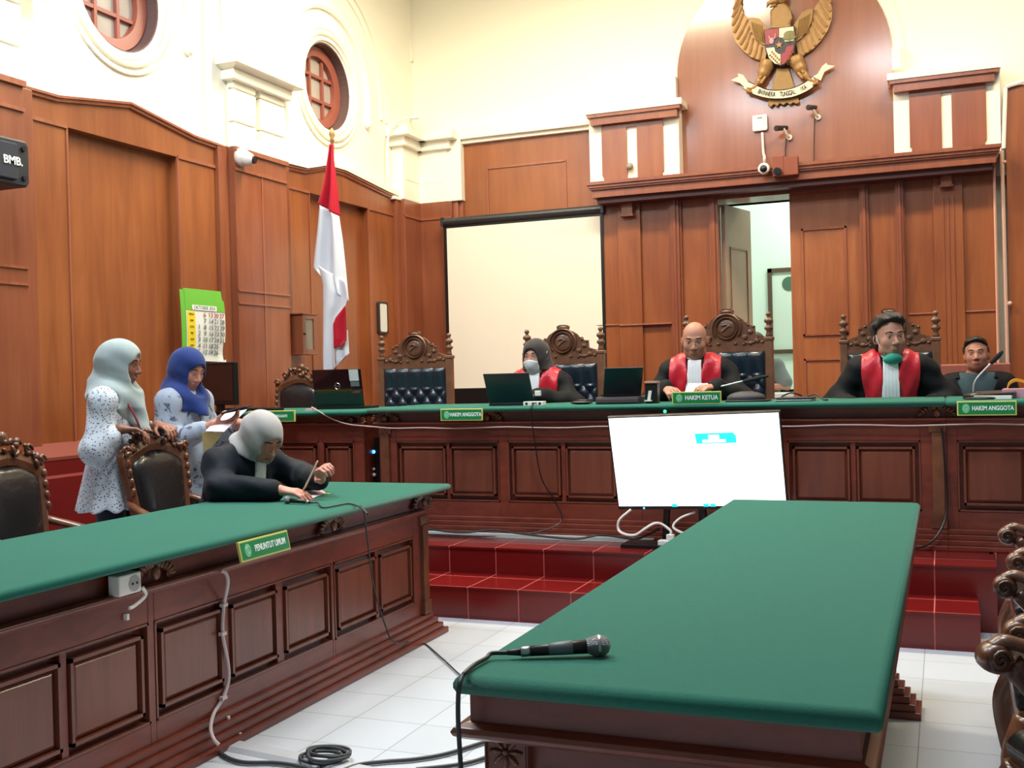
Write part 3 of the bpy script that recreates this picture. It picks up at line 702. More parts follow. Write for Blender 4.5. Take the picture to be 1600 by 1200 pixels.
        m = MB(); m.tube(spline([(sg*.312, -.46, .64), (sg*.30, -.40, .56), (sg*.275, -.38, .48), (sg*.265, -.42, .41)], 6), [.03, .03, .029, .028, .028, .027, .027, .027, .027, .027, .027, .028, .028, .03, .03, .03, .032, .034, .034], 8); O(m, 'arm_support', CARVE, smooth=True)
        m = MB(); P = spline([(sg*.25, -.47, .41), (sg*.275, -.51, .31), (sg*.25, -.50, .18), (sg*.235, -.48, .07), (sg*.26, -.53, .0)], 6)
        m.tube(P, [.045-.03*min(1, i/20)+(.012 if i > 21 else 0) for i in range(len(P))], 8); O(m, 'front_leg', CARVE, smooth=True)
        m = MB(); m.tube(spline([(sg*.205, .02, .46), (sg*.20, .03, .25), (sg*.205, .12, .0)], 6), .024, 8); O(m, 'back_leg', CARVE, smooth=True)
    return t
PG = 'carved armchairs at the prosecutor\'s table'
fx = -math.radians(-90)     # facing +x
armchair('carved_armchair', 'carved black leather armchair at the prosecutor\'s table, cut by the photo\'s left edge', (-3.85, 3.66, 0), fx+.10, PG, 3, .9)
armchair('carved_armchair', 'carved armchair with black leather back whose crest the woman in the pale hijab holds', (-3.85, 4.63, 0), fx-.06, PG, 5, .9)
armchair('carved_armchair', 'carved armchair with blue-grey leather back half hidden behind the black laptop', (X_(458, 600, 7.3), 7.32, PZ), 0, None, 11, .85)
RG = 'carved armchairs right of the centre table'
for y, xc, lb in ((2.715, .68, 'nearest carved armchair at the right edge, black seat corner at the bottom'), (3.37, .66, 'second carved armchair at the right edge, its scroll arm behind the nearest one'), (4.46, .72, 'farthest carved armchair at the right edge, in front of the red steps')):
    armchair('carved_armchair', lb, (xc, y, 0), -math.pi/2+(math.radians(25) if y < 3 else 0), RG, int(y*10))
# ---------------------------------------------------------------- figures: smooth distance fields turned into one continuous surface
class Vox:
    def __init__(s, lo, hi, h):
        s.lo = np.array(lo, float); s.h = h; s.n = np.maximum(4, np.ceil((np.array(hi)-s.lo)/h).astype(int)+1)
        s.D = np.full(s.n, .5, np.float32)
    def reg(s, a, b):
        i0 = np.clip(np.floor((np.minimum(a, b)-s.lo)/s.h).astype(int), 0, s.n-1); i1 = np.clip(np.ceil((np.maximum(a, b)-s.lo)/s.h).astype(int)+1, 1, s.n)
        sl = tuple(slice(p, max(q, p+1)) for p, q in zip(i0, i1))
        g = [(s.lo[k]+s.h*np.arange(sl[k].start, sl[k].stop)).astype(np.float32) for k in range(3)]
        return sl, g[0][:, None, None], g[1][None, :, None], g[2][None, None, :]
    def put(s, d, sl, k, op):
        c = s.D[sl]
        if op == '+':
            if k > 0: hh = np.clip(.5+.5*(c-d)/k, 0, 1); c = c*(1-hh)+d*hh-k*hh*(1-hh)
            else: c = np.minimum(c, d)
        else:
            d = -d; hh = np.clip(.5-.5*(c-d)/k, 0, 1) if k > 0 else None
            c = c*(1-hh)+d*hh+k*hh*(1-hh) if k > 0 else np.maximum(c, d)
        s.D[sl] = c
    def cap(s, a, b, ra, rb=None, k=.02, op='+', infl=0):
        rb = ra if rb is None else rb; ra += infl; rb += infl
        a, b = np.array(a, float), np.array(b, float); m = max(ra, rb)+k+.05
        sl, X, Y, Z = s.reg(np.minimum(a, b)-m, np.maximum(a, b)+m); v = b-a; L = max(1e-9, v@v)
        t = np.clip(((X-a[0])*v[0]+(Y-a[1])*v[1]+(Z-a[2])*v[2])/L, 0, 1)
        d = np.sqrt((X-a[0]-t*v[0])**2+(Y-a[1]-t*v[1])**2+(Z-a[2]-t*v[2])**2)-(ra+(rb-ra)*t); s.put(d, sl, k, op)
    def ell(s, c, r, M=None, k=.02, op='+', infl=0):
        c = np.array(c, float); r = np.array(r, float)+infl; M = np.eye(3) if M is None else M; m = r.max()+k+.05
        sl, X, Y, Z = s.reg(c-m, c+m); q = [(X-c[0])*M[0, i]+(Y-c[1])*M[1, i]+(Z-c[2])*M[2, i] for i in range(3)]
        k0 = np.sqrt(sum((q[i]/r[i])**2 for i in range(3))); k1 = np.sqrt(sum((q[i]/r[i]**2)**2 for i in range(3)))+1e-6
        s.put(k0*(k0-1)/k1, sl, k, op)
    def rbox(s, c, hf, M=None, r=.01, k=.01, op='+'):
        c = np.array(c, float); hf = np.array(hf, float); M = np.eye(3) if M is None else M; m = np.linalg.norm(hf)+k+.05
        sl, X, Y, Z = s.reg(c-m, c+m); q = [np.abs((X-c[0])*M[0, i]+(Y-c[1])*M[1, i]+(Z-c[2])*M[2, i])-hf[i]+r for i in range(3)]
        d = np.sqrt(sum(np.maximum(v, 0)**2 for v in q))+np.minimum(np.maximum(q[0], np.maximum(q[1], q[2])), 0)-r; s.put(d, sl, k, op)
    def all(s):
        return s.reg(s.lo, s.lo+s.h*(s.n-1))
    def keep(s, fn):
        sl, X, Y, Z = s.all(); s.D = np.maximum(s.D, fn(X, Y, Z).astype(np.float32))
    def ripple(s, fn):
        sl, X, Y, Z = s.all(); s.D = s.D+fn(X, Y, Z).astype(np.float32)
    def plane(s, p, n):
        p, n = np.array(p, float), np.array(n, float); n = n/np.linalg.norm(n); s.keep(lambda X, Y, Z: (X-p[0])*n[0]+(Y-p[1])*n[1]+(Z-p[2])*n[2])
    def mesh(s, name):
        D = s.D; D[0], D[-1] = .1, .1; D[:, 0], D[:, -1] = .1, .1; D[:, :, 0], D[:, :, -1] = .1, .1
        I = D < 0; n = np.array(D.shape)-1
        cnt = sum(I[a:a+n[0], b:b+n[1], c:c+n[2]].astype(np.int8) for a in (0, 1) for b in (0, 1) for c in (0, 1))
        act = (cnt > 0) & (cnt < 8); idx = np.argwhere(act); ids = np.full(act.shape, -1, np.int64); ids[act] = np.arange(len(idx))
        off = np.array([(a, b, c) for a in (0, 1) for b in (0, 1) for c in (0, 1)])
        V = np.stack([D[idx[:, 0]+o[0], idx[:, 1]+o[1], idx[:, 2]+o[2]] for o in off], 1)
        acc = np.zeros((len(idx), 3)); w = np.zeros(len(idx))
        for i in range(8):
            for j in range(i+1, 8):
                if np.abs(off[i]-off[j]).sum() != 1: continue
                a, b = V[:, i], V[:, j]; m = (a < 0) != (b < 0); t = np.where(m, a/np.where(m, a-b, 1), 0)
                acc += np.where(m[:, None], off[i]+t[:, None]*(off[j]-off[i]), 0); w += m
        P = s.lo+s.h*(idx+acc/w[:, None]); F = []
        for ax in range(3):
            u, v = [(1, 2), (2, 0), (0, 1)][ax]
            A = I[tuple(slice(0, -1) if k == ax else slice(1, -1) for k in range(3))]; B = I[tuple(slice(1, None) if k == ax else slice(1, -1) for k in range(3))]
            e = np.argwhere(A != B); 
            if not len(e): continue
            sg = A[tuple(e.T)]; e = e+np.array([0 if k == ax else 1 for k in range(3)])
            q = []
            for du, dv in ((-1, -1), (0, -1), (0, 0), (-1, 0)):
                c = e.copy(); c[:, u] += du; c[:, v] += dv; q.append(ids[tuple(c.T)])
            q = np.stack(q, 1); q[~sg] = q[~sg][:, ::-1]; F.append(q)
        F = np.concatenate(F) if F else np.zeros((0, 4), int)
        me = bpy.data.meshes.new(name); me.vertices.add(len(P)); me.vertices.foreach_set('co', P.ravel().astype(np.float32))
        me.loops.add(F.size); me.loops.foreach_set('vertex_index', F.ravel().astype(np.int32)); me.polygons.add(len(F))
        me.polygons.foreach_set('loop_start', np.arange(0, F.size, 4, dtype=np.int32)); me.polygons.foreach_set('loop_total', np.full(len(F), 4, np.int32))
        me.update(calc_edges=True); return me

V3 = lambda *a: np.array(a, float)
def unit(v): v = np.array(v, float); return v/np.linalg.norm(v)
def basis(fwd, up=(0, 0, 1), roll=0):
    """columns: right, forward, up"""
    f = unit(fwd); r = unit(np.cross(f, up)); u = np.cross(r, f)
    if roll: r, u = r*math.cos(roll)+u*math.sin(roll), u*math.cos(roll)-r*math.sin(roll)
    return np.stack([r, f, u], 1)
def head_prims(S, P, infl=0, ears=True, detail=True):
    H, c = P['H'], P['head']; k = P.get('hk', 1.0)
    L = lambda x, y, z: c + H @ V3(x*k, y*k, z*k)
    S.ell(L(0, -.012, .025), V3(.075, .094, .088)*k, H, .02, infl=infl); S.ell(L(0, .022, -.032), V3(.063, .068, .078)*k, H, .03, infl=infl)
    S.ell(L(0, .048, -.086), V3(.034, .032, .030)*k, H, .03, infl=infl)
    for s in (-1, 1):
        S.ell(L(s*.036, .050, -.030), V3(.028, .028, .03)*k, H, .02, infl=infl); S.ell(L(s*.045, .01, -.075), V3(.022, .04, .025)*k, H, .03, infl=infl)
    if detail:
        for s in (-1, 1): S.ell(L(s*.032, .098, .001), V3(.017, .016, .011)*k, H, .012, '-')
        S.cap(L(-.034, .078, .020), L(.034, .078, .020), .010*k, None, .012)
        S.cap(L(0, .082, .008), L(0, .104, -.034), .007*k, .0125*k, .008)
        for s in (-1, 1): S.ell(L(s*.012, .093, -.039), V3(.010, .011, .009)*k, H, .006)
        S.ell(L(0, .078, -.066), V3(.024, .016, .016)*k, H, .012)
        if ears:
            for s in (-1, 1): S.ell(L(s*.077, -.012, -.012), V3(.010, .021, .032)*k, basis(H @ V3(-s*.4, 1, 0), H[:, 2]), .008)
    return L
def torso_prims(S, P, infl=0, k=.04):
    T = P['T']; w = P.get('wide', 1.0); g = P.get('girth', 1.0)
    S.ell(P['hip'], V3(.165*w, .115*g, .13), T, k, infl=infl); S.ell(P['hip']*.5+P['chest']*.5, V3(.145*w, .105*g, .17), T, k, infl=infl)
    S.ell(P['chest'], V3(.165*w, .112*g, .17), T, k, infl=infl)
    for s in ('L', 'R'): S.cap(P['neck']-T[:, 2]*.05, P['sh'+s], .055, .055, k, infl=infl)
def arm_prims(S, P, s, infl=0, fat=1.0, r=(.052, .042, .038, .027), k=.02):
    S.cap(P['sh'+s], P['el'+s], r[0]*fat, r[1]*fat, k, infl=infl); S.cap(P['el'+s], P['wr'+s], r[2]*fat, r[3]*fat, k, infl=infl)
def hand_prims(S, w, d, n, side, curl=(.35, .4, .45, .5), thumb=.5, k=1.0, spread=.06):
    """w wrist, d finger direction, n palm normal (towards what is held), side +1 if the thumb lies along d x n"""
    d = unit(d); n = unit(np.array(n)-d*(np.dot(n, d))); a = np.cross(d, n)*side
    S.cap(w, w+d*.03*k, .024*k, .022*k, .012)
    for q in (-.026, -.009, .009, .026): S.cap(w+d*.03*k+a*q*.7*k, w+d*.082*k+a*q*k, .0125*k, .0105*k, .012)
    for i, (q, L0) in enumerate(((.029, .040), (.0095, .046), (-.0105, .042), (-.029, .033))):
        p = w+d*.084*k+a*q*k; ang = 0; dd = unit(d+a*q*spread*20)
        for j, (f, rr) in enumerate(((1, .0092), (.72, .0085), (.55, .0074))):
            ang += curl[i]*(1.0 if j else .8); e = p+(dd*math.cos(ang)+n*math.sin(ang))*L0*f*k
            S.cap(p, e, rr*k, rr*.93*k, .004); p = e
    p = w+d*.028*k+a*.024*k; e = p+unit(a*.8+d*.7+n*thumb)*.04*k; S.cap(p, e, .013*k, .0105*k, .008)
    e2 = e+unit(a*.25+d*.9+n*thumb*1.1)*.030*k; S.cap(e, e2, .0102*k, .009*k, .004); S.cap(e2, e2+unit(d*.9+n*thumb)*.02*k, .009*k, .0075*k, .004)
def leg_prims(S, P, infl=0, k=.03, feet=True):
    for s in ('L', 'R'):
        S.cap(P['hi'+s], P['kn'+s], .082, .055, k, infl=infl); S.cap(P['kn'+s], P['an'+s], .053, .036, k, infl=infl)
        if feet: f = P['foot']; S.cap(P['an'+s]-V3(0, 0, .03), P['an'+s]+f*.14-V3(0, 0, .05), .034, .028, .02, infl=infl*.3)
SKIN = {}
def skin(rgb):
    rgb = tuple(min(255, int(v*1.28)) for v in rgb)
    if rgb not in SKIN:
        m = plain('skin', rgb, .48, var=.07, scale=25, spec=.35); b = m.node_tree.nodes['Principled BSDF']
        b.inputs['Subsurface Weight'].default_value = .08; b.inputs['Subsurface Radius'].default_value = (.02, .008, .004); SKIN[rgb] = m
    return SKIN[rgb]
EYEW = plain('eye_white', (168, 158, 150), .3); IRIS = plain('dark_iris', (24, 15, 12), .2); BROW = plain('dark_hair', (26, 21, 20), .55, var=.3, scale=40)
LIPS = plain('lip_skin', (158, 98, 88), .45)
def bounds(P, pad=.16):
    A = np.array([v for k, v in P.items() if isinstance(v, np.ndarray) and v.shape == (3,) and k not in ('foot',)]); return A.min(0)-pad, A.max(0)+pad
def make_body(label, P, rgb, hands, h=.0055, group=None, feet=True, legs=True, lids=.004, look=(0, 0)):
    lo, hi = bounds(P); S = Vox(lo, hi, h)
    torso_prims(S, P)
    for s in 'LR': arm_prims(S, P, s)
    if legs: leg_prims(S, P, feet=feet)
    H, c = P['H'], P['head']; k = P.get('hk', 1.0)
    S.cap(c+H @ V3(0, -.022, -.06), P['neck']-P['T'][:, 2]*.03, .054, .062, .03)
    L = head_prims(S, P)
    for args in hands: hand_prims(S, *args[0], **args[1])
    me = S.mesh('person'); base = V3(P['hip'][0], P['hip'][1], P['floor'])
    me.transform(Matrix.Translation(-Vector(base)))
    o = link('person', me, skin(rgb), None, True); o.location = base
    sm = o.modifiers.new('smooth', 'SMOOTH'); sm.iterations = 2; sm.factor = .4
    tag(o, label, 'person', group)
    Hm = Matrix(H.tolist())
    for s in (-1, 1):
        e = L(s*.031, .073, .002); m = MB(); m.ball(e, .0125*k, None, 12, 8); q = m.obj('eye', EYEW, o, smooth=True)
        m = MB(); m.ball(Vector(e)+Hm @ Vector((look[0], .0085*k, look[1])), .0058*k, None, 10, 6); m.obj('iris', IRIS, q, smooth=True)
        m = MB(); m.ball(Vector(e)+Hm @ Vector((0, -.0005, lids)), .0133*k, None, 12, 8); m.ball(Vector(e)+Hm @ Vector((0, -.0012, -.0068)), .0130*k, None, 12, 8); m.obj('eyelid', skin(rgb), o, smooth=True)
        m = MB(); m.tube([Vector(L(s*x, y, z)) for x, y, z in ((.014, .0885, .0245), (.028, .0885, .0295), (.042, .081, .0275), (.052, .068, .022))], [.0025, .0038, .0034, .0015], 6); m.obj('eyebrow', BROW, o, smooth=True)
    m = MB()
    for z, r in ((-.0615, .0042), (-.0705, .0052)): m.tube([Vector(L(x, .0915-.13*abs(x)**1.25*3, z-(abs(x)*.08 if z > -.066 else -abs(x)*.12))) for x in (-.021, -.012, 0, .012, .021)], [r*.4, r, r*1.05, r, r*.4], 6)
    m.obj('lips', LIPS, o, smooth=True)
    return o, L
def cloth(name, fill, P, mat, parent, h=.007, pad=.24, ripple=None, it=2, lo=None, hi=None):
    a, b = bounds(P, pad); S = Vox(a if lo is None else lo, b if hi is None else hi, h); fill(S)
    if ripple: S.ripple(ripple)
    me = S.mesh(name); o = link(name, me, mat, parent, True)
    if it: q = o.modifiers.new('smooth', 'SMOOTH'); q.iterations = it; q.factor = .5
    return o
def loc_of(P, X, Y, Z, frame='T', org='chest'):
    T, c = P[frame], P[org]; return [(X-c[0])*T[0, i]+(Y-c[1])*T[1, i]+(Z-c[2])*T[2, i] for i in range(3)]

def fabric(name, rgb, rough=.8, sheen=.2, var=.1, spec=.2, fold=.12, fs=7):
    m, nt, N, L, b = new_mat(name); c = srgb(*rgb)
    n = N.new('ShaderNodeTexNoise'); n.inputs['Scale'].default_value = fs; n.inputs['Detail'].default_value = 3; n.inputs['Distortion'].default_value = .6; L.new(coords(nt, (1, 1, .45)), n.inputs['Vector'])
    mx = N.new('ShaderNodeMix'); mx.data_type = 'RGBA'; mx.inputs[6].default_value = tuple(v*(1-var) for v in c[:3])+(1,); mx.inputs[7].default_value = tuple(min(1, v*(1+var)) for v in c[:3])+(1,)
    L.new(n.outputs['Fac'], mx.inputs[0]); L.new(mx.outputs[2], b.inputs['Base Color'])
    bp = N.new('ShaderNodeBump'); bp.inputs['Strength'].default_value = fold*3; bp.inputs['Distance'].default_value = .02; L.new(n.outputs['Fac'], bp.inputs['Height']); L.new(bp.outputs[0], b.inputs['Normal'])
    b.inputs['Roughness'].default_value = rough; b.inputs['Sheen Weight'].default_value = sheen; b.inputs['Specular IOR Level'].default_value = spec; return m
def printed(name, base, ink, scale, thr, kind='dots', ink2=None):
    m = fabric(name, base, .85, .15); nt = m.node_tree; N, L = nt.nodes, nt.links; b = N['Principled BSDF']; src = b.inputs['Base Color'].links[0].from_socket
    if kind == 'dots':
        t = N.new('ShaderNodeTexVoronoi'); t.inputs['Scale'].default_value = scale; L.new(coords(nt), t.inputs['Vector']); fac = t.outputs['Distance']; op = 'LESS_THAN'
    else:
        t = N.new('ShaderNodeTexNoise'); t.inputs['Scale'].default_value = scale; t.inputs['Detail'].default_value = 6; t.inputs['Roughness'].default_value = .7; t.inputs['Distortion'].default_value = 1.2; L.new(coords(nt), t.inputs['Vector']); fac = t.outputs['Fac']; op = 'GREATER_THAN'
    q = N.new('ShaderNodeMath'); q.operation = op; q.inputs[1].default_value = thr; L.new(fac, q.inputs[0])
    mx = N.new('ShaderNodeMix'); mx.data_type = 'RGBA'; mx.inputs[7].default_value = srgb(*ink); L.new(q.outputs[0], mx.inputs[0]); L.new(src, mx.inputs[6]); L.new(mx.outputs[2], b.inputs['Base Color']); return m

def make_hijab(P, parent, mat, drape_cut, open_r=(.055, .085, .082), open_c=(0, .115, -.026), infl=.02, front=None, back=.10, h=.0065, name='hijab', sr=.1, ch=1.0, arms=()):
    H, c = P['H'], P['head']; T = P['T']; k = P.get('hk', 1.0)
    Lh = lambda x, y, z: c+H @ V3(x, y, z)*k
    def fill(S):
        S.ell(Lh(0, -.014, .022), V3(.079, .104, .094)*k, H, .02, infl=infl*.6); S.ell(Lh(0, .012, -.045), V3(.072, .078, .085)*k, H, .03, infl=infl*.8)
        S.cap(Lh(0, -.06 if ch > .7 else -.03, .0), P['neck']+T[:, 1]*(-back*.6)+T[:, 2]*.0, .075, .09 if ch > .7 else .062, .05)
        S.cap(Lh(0, .015, -.09), P['neck']+T[:, 1]*.05-T[:, 2]*.02, .06, .085, .04)
        S.ell(P['neck']-T[:, 2]*.06, V3(.17, .135, .12)*(ch if ch < .8 else 1), T, .06)
        for s in 'LR': S.cap(P['neck']-T[:, 2]*.03, P['sh'+s]-T[:, 2]*.01, .075, sr, .05)
        S.ell(P['chest']+T[:, 2]*.05, V3(.175, .125, .16)*ch, T, .05)
        for pt, r in (front or []): S.cap(P['neck']+T[:, 1]*.09-T[:, 2]*.03, pt, .05, r, .05)
        for a_, b_, r_ in arms: S.cap(a_, b_, r_, r_*1.05, .012, '-')
        S.ell(Lh(*open_c), V3(*open_r)*k, H, .015, '-')
        S.ell(Lh(0, .07, -.035), V3(.052, .06, .075)*k, H, .01, '-')
        for p, n in drape_cut: S.plane(p, n)
    def rp(X, Y, Z):
        q = loc_of(P, X, Y, Z, 'T', 'neck'); w_ = q[2]+.55*q[1]; return .006*np.abs(np.sin(24*w_+9*q[0]))*np.clip((.17-q[2])/.12, 0, 1)+.003*np.sin(52*w_-30*q[0])*np.clip((.24-q[2])/.12, 0, 1)
    return cloth(name, fill, P, mat, parent, h, ripple=rp)
# ---------------------------------------------------------------- the people
def standing(x, y, fwd, H_, hunch=0):
    T = basis((fwd[0], fwd[1], 0)); b = V3(x, y, 0); q = lambda r, f, z: b+T @ V3(r, f, 0)+V3(0, 0, z)
    s = H_/1.57
    return dict(T=T, floor=0.0, foot=T[:, 1], hip=q(0, 0, .86*s), chest=q(0, -.01+hunch*.4, 1.16*s), neck=q(0, hunch*.8-.01, 1.315*s), head=q(0, .03+hunch, 1.455*s),
        shL=q(-.145, hunch*.5, 1.262*s), shR=q(.145, hunch*.5, 1.262*s), girth=.9, wide=.92, hiL=q(-.085, 0, .82*s), hiR=q(.085, 0, .82*s), knL=q(-.09, .02, .44*s), knR=q(.09, .02, .44*s), anL=q(-.09, -.01, .08), anR=q(.09, -.01, .08)), q
def tilt_head(fwd, pitch, roll=0):
    f = unit(V3(fwd[0], fwd[1], 0)); return basis(f*math.cos(pitch)+V3(0, 0, math.sin(pitch)), roll=roll)

# woman in the pale hijab, hands on the chair crest
P, q = standing(-4.12, 4.555, (.95, .30), 1.59, .02)
P['H'] = tilt_head((.93, .36), -.20)
P.update(elR=q(.20, -.01, 1.02), elL=q(-.21, .0, 1.03), wrR=V3(-3.98, 4.44, 1.125), wrL=V3(-3.95, 4.70, 1.13))
w1, L = make_body('person standing in a pale grey-green hijab and small-print white blouse, hands on a carved chair', P, (112, 76, 62),
    [((P['wrR'], (.75, .55, -.05), (.2, .0, -1), 1), dict(curl=(.5, .55, .6, .6))), ((P['wrL'], (.8, -.25, -.05), (.2, 0, -1), -1), dict(curl=(.5, .55, .6, .6)))], lids=.0036)
BL1 = printed('white_blouse_small_print', (204, 212, 222), (84, 92, 112), 78, .30)
def f_blouse(S):
    torso_prims(S, P, .013); S.cap(P['hip']+V3(0, 0, .12), P['hip']+V3(0, 0, -.24), .135, .215, .04)
    for s in 'LR':
        S.cap(P['sh'+s]-V3(0, 0, .015), P['el'+s], .060, .074, .06); S.cap(P['el'+s], P['el'+s]*.45+P['wr'+s]*.55, .082, .062, .03); S.cap(P['el'+s]*.45+P['wr'+s]*.55, P['el'+s]*.30+P['wr'+s]*.70, .055, .045, .01)
    S.plane(V3(0, 0, .70), (0, 0, -1)); S.plane(P['neck']+V3(0, 0, .04), (0, 0, 1))
def rp(X, Y, Z):
    a, b, c = loc_of(P, X, Y, Z, 'T', 'hip'); th = np.arctan2(b, a); return .010*np.sin(th*11)*np.clip((.10-c)/.25, 0, 1)+.0022*np.sin(48*Z+60*a+30*b)*np.clip(c/.1, 0, 1)
cloth('blouse', f_blouse, P, BL1, w1, ripple=rp)
def f_tr(S):
    leg_prims(S, P, .004, feet=False); S.ell(P['hip']-V3(0, 0, .03), V3(.14, .10, .12), P['T'], .04); S.plane(V3(0, 0, .10), (0, 0, -1)); S.plane(P['hip']+V3(0, 0, .03), (0, 0, 1))
cloth('trousers', f_tr, P, fabric('navy_trousers', (28, 34, 48)), w1, .009)
HJ1 = fabric('pale_sage_hijab', (158, 172, 172), .75, .3, fold=.08)
make_hijab(P, w1, HJ1, [(P['neck']-V3(0, 0, .12), (-.45*P['T'][0, 1], -.45*P['T'][1, 1], -.75))], front=[(q(.0, .15, 1.12), .055)], ch=.92, open_r=(.064, .10, .094), open_c=(0, .118, -.03), sr=.08, arms=[(P['shR']+P['T'][:, 0]*.03-V3(0, 0, .02), P['elR'], .085), (P['shL']-P['T'][:, 0]*.03-V3(0, 0, .02), P['elL'], .085)])
m = MB(); m.tube(spline([q(.09, .115, 1.26), q(.07, .15, 1.18), q(.03, .165, 1.09), q(.0, .165, 1.03)], 5), .006, 6); m.obj('lanyard', fabric('red_lanyard', (160, 60, 70)), w1)
m = MB(); [m.box(-.05+p*.0, 0, 0, 0, 0, 0) for p in ()]; m.ball(P['anR']+P['foot']*.06-V3(0, 0, .045), (.05, .12, .04), Matrix(P['T'].tolist())); m.ball(P['anL']+P['foot']*.06-V3(0, 0, .045), (.05, .12, .04), Matrix(P['T'].tolist())); m.obj('shoes', BLACK, w1, smooth=True)

# woman in the blue hijab, phone and papers in hand
P2, q = standing(-4.24, 5.27, (1, .02), 1.555, .02)
P2['H'] = tilt_head((.97, -.16), -.42)
P2.update(elR=q(.20, .03, .99), elL=q(-.20, .05, .99), wrR=V3(-3.92, 5.14, 1.115), wrL=V3(-3.91, 5.36, 1.11))
w2o, L = make_body('person standing in a royal blue hijab, looking down at a phone, wall calendar behind', P2, (150, 108, 92),
    [((P2['wrR'], (.93, .25, .06), (-.1, .3, .9), 1), dict(curl=(.45, .5, .55, .6), thumb=.7)), ((P2['wrL'], (.9, -.25, .0), (-.1, -.25, .9), -1), dict(curl=(.4, .4, .45, .5), thumb=.6))], lids=.0034)
BL2 = printed('blue_grey_batik', (150, 162, 178), (74, 84, 106), 13, .565, 'blot')
def f_bl2(S):
    torso_prims(S, P2, .02); S.cap(P2['hip']+V3(0, 0, .15), P2['hip']+V3(0, 0, -.20), .145, .195, .05)
    for s in 'LR':
        S.cap(P2['sh'+s]-V3(0, 0, .01), P2['el'+s], .066, .085, .05); m_ = P2['el'+s]*.38+P2['wr'+s]*.62; S.cap(P2['el'+s], m_, .082, .06, .03); S.cap(m_, P2['el'+s]*.25+P2['wr'+s]*.75, .048, .05, .008)
    S.plane(V3(0, 0, .68), (0, 0, -1)); S.plane(P2['neck']+V3(0, 0, .04), (0, 0, 1))
def rp(X, Y, Z):
    a, b, c = loc_of(P2, X, Y, Z, 'T', 'hip'); th = np.arctan2(b, a); return .007*np.sin(th*9)*np.clip((.15-c)/.25, 0, 1)+.0025*np.sin(40*Z+55*a+35*b)*np.clip(c/.1, 0, 1)
cloth('blouse', f_bl2, P2, BL2, w2o, ripple=rp)
def f_tr(S):
    leg_prims(S, P2, .03, feet=False); S.plane(V3(0, 0, .08), (0, 0, -1)); S.plane(P2['hip']+V3(0, 0, .03), (0, 0, 1))
cloth('trousers', f_tr, P2, fabric('dark_trousers', (36, 38, 46)), w2o, .009)
HJ2 = fabric('royal_blue_hijab', (30, 52, 112), .8, .15, fold=.1)
make_hijab(P2, w2o, HJ2, [(P2['neck']-V3(0, 0, .085), (-.3*P2['T'][0, 1], -.3*P2['T'][1, 1], -.85))], front=[(q(.03, .15, 1.13), .055)], ch=.92, open_r=(.062, .095, .088), sr=.08, arms=[(P2['shR']+P2['T'][:, 0]*.03-V3(0, 0, .025), P2['elR'], .09), (P2['shL']-P2['T'][:, 0]*.03-V3(0, 0, .025), P2['elL'], .09)])
m = MB(); [m.ball(P2[a]+P2['foot']*.06-V3(0, 0, .045), (.05, .12, .04), Matrix(P2['T'].tolist())) for a in ('anR', 'anL')]; m.obj('shoes', BLACK, w2o, smooth=True)

def seated(x, y, fwd, seat, floor, neck_f, neck_z, head_f, head_z, wide=1.0, side=0.0):
    T = basis((fwd[0], fwd[1], 0)); b = V3(x, y, 0); q = lambda r, f, z: b+T @ V3(r, f, 0)+V3(0, 0, z)
    up = unit(q(0, neck_f, neck_z)-q(0, 0, seat+.08)); Tt = basis(np.cross(up, T[:, 0])*1.0, up); Tt = np.stack([T[:, 0], np.cross(up, T[:, 0]), up], 1)
    nk = q(side, neck_f, neck_z); hp = q(0, 0, seat+.10); sw = .172*wide
    P = dict(T=Tt, floor=floor, foot=T[:, 1], wide=wide, hip=hp, chest=hp+(nk-hp)*.66, neck=nk, head=q(side, head_f, head_z), shL=nk-Tt[:, 2]*.085-T[:, 0]*sw, shR=nk-Tt[:, 2]*.085+T[:, 0]*sw,
        hiL=q(-.1, .02, seat+.09), hiR=q(.1, .02, seat+.09), knL=q(-.12, .44, seat+.08), knR=q(.12, .44, seat+.08), anL=q(-.12, .42, floor+.08), anR=q(.12, .42, floor+.08))
    return P, q
BLACKROBE = fabric('black_robe_cloth', (15, 16, 20), .75, .02, fold=.16); RED = fabric('red_satin', (196, 22, 44), .38, .1, spec=.5, fold=.28, fs=9); JAB = fabric('white_pleated_cotton', (236, 236, 240), .8, .1, var=.03, fold=.1)
NAVYROBE = fabric('black_robe_cloth_bluish', (17, 24, 34), .7, .04, fold=.2)
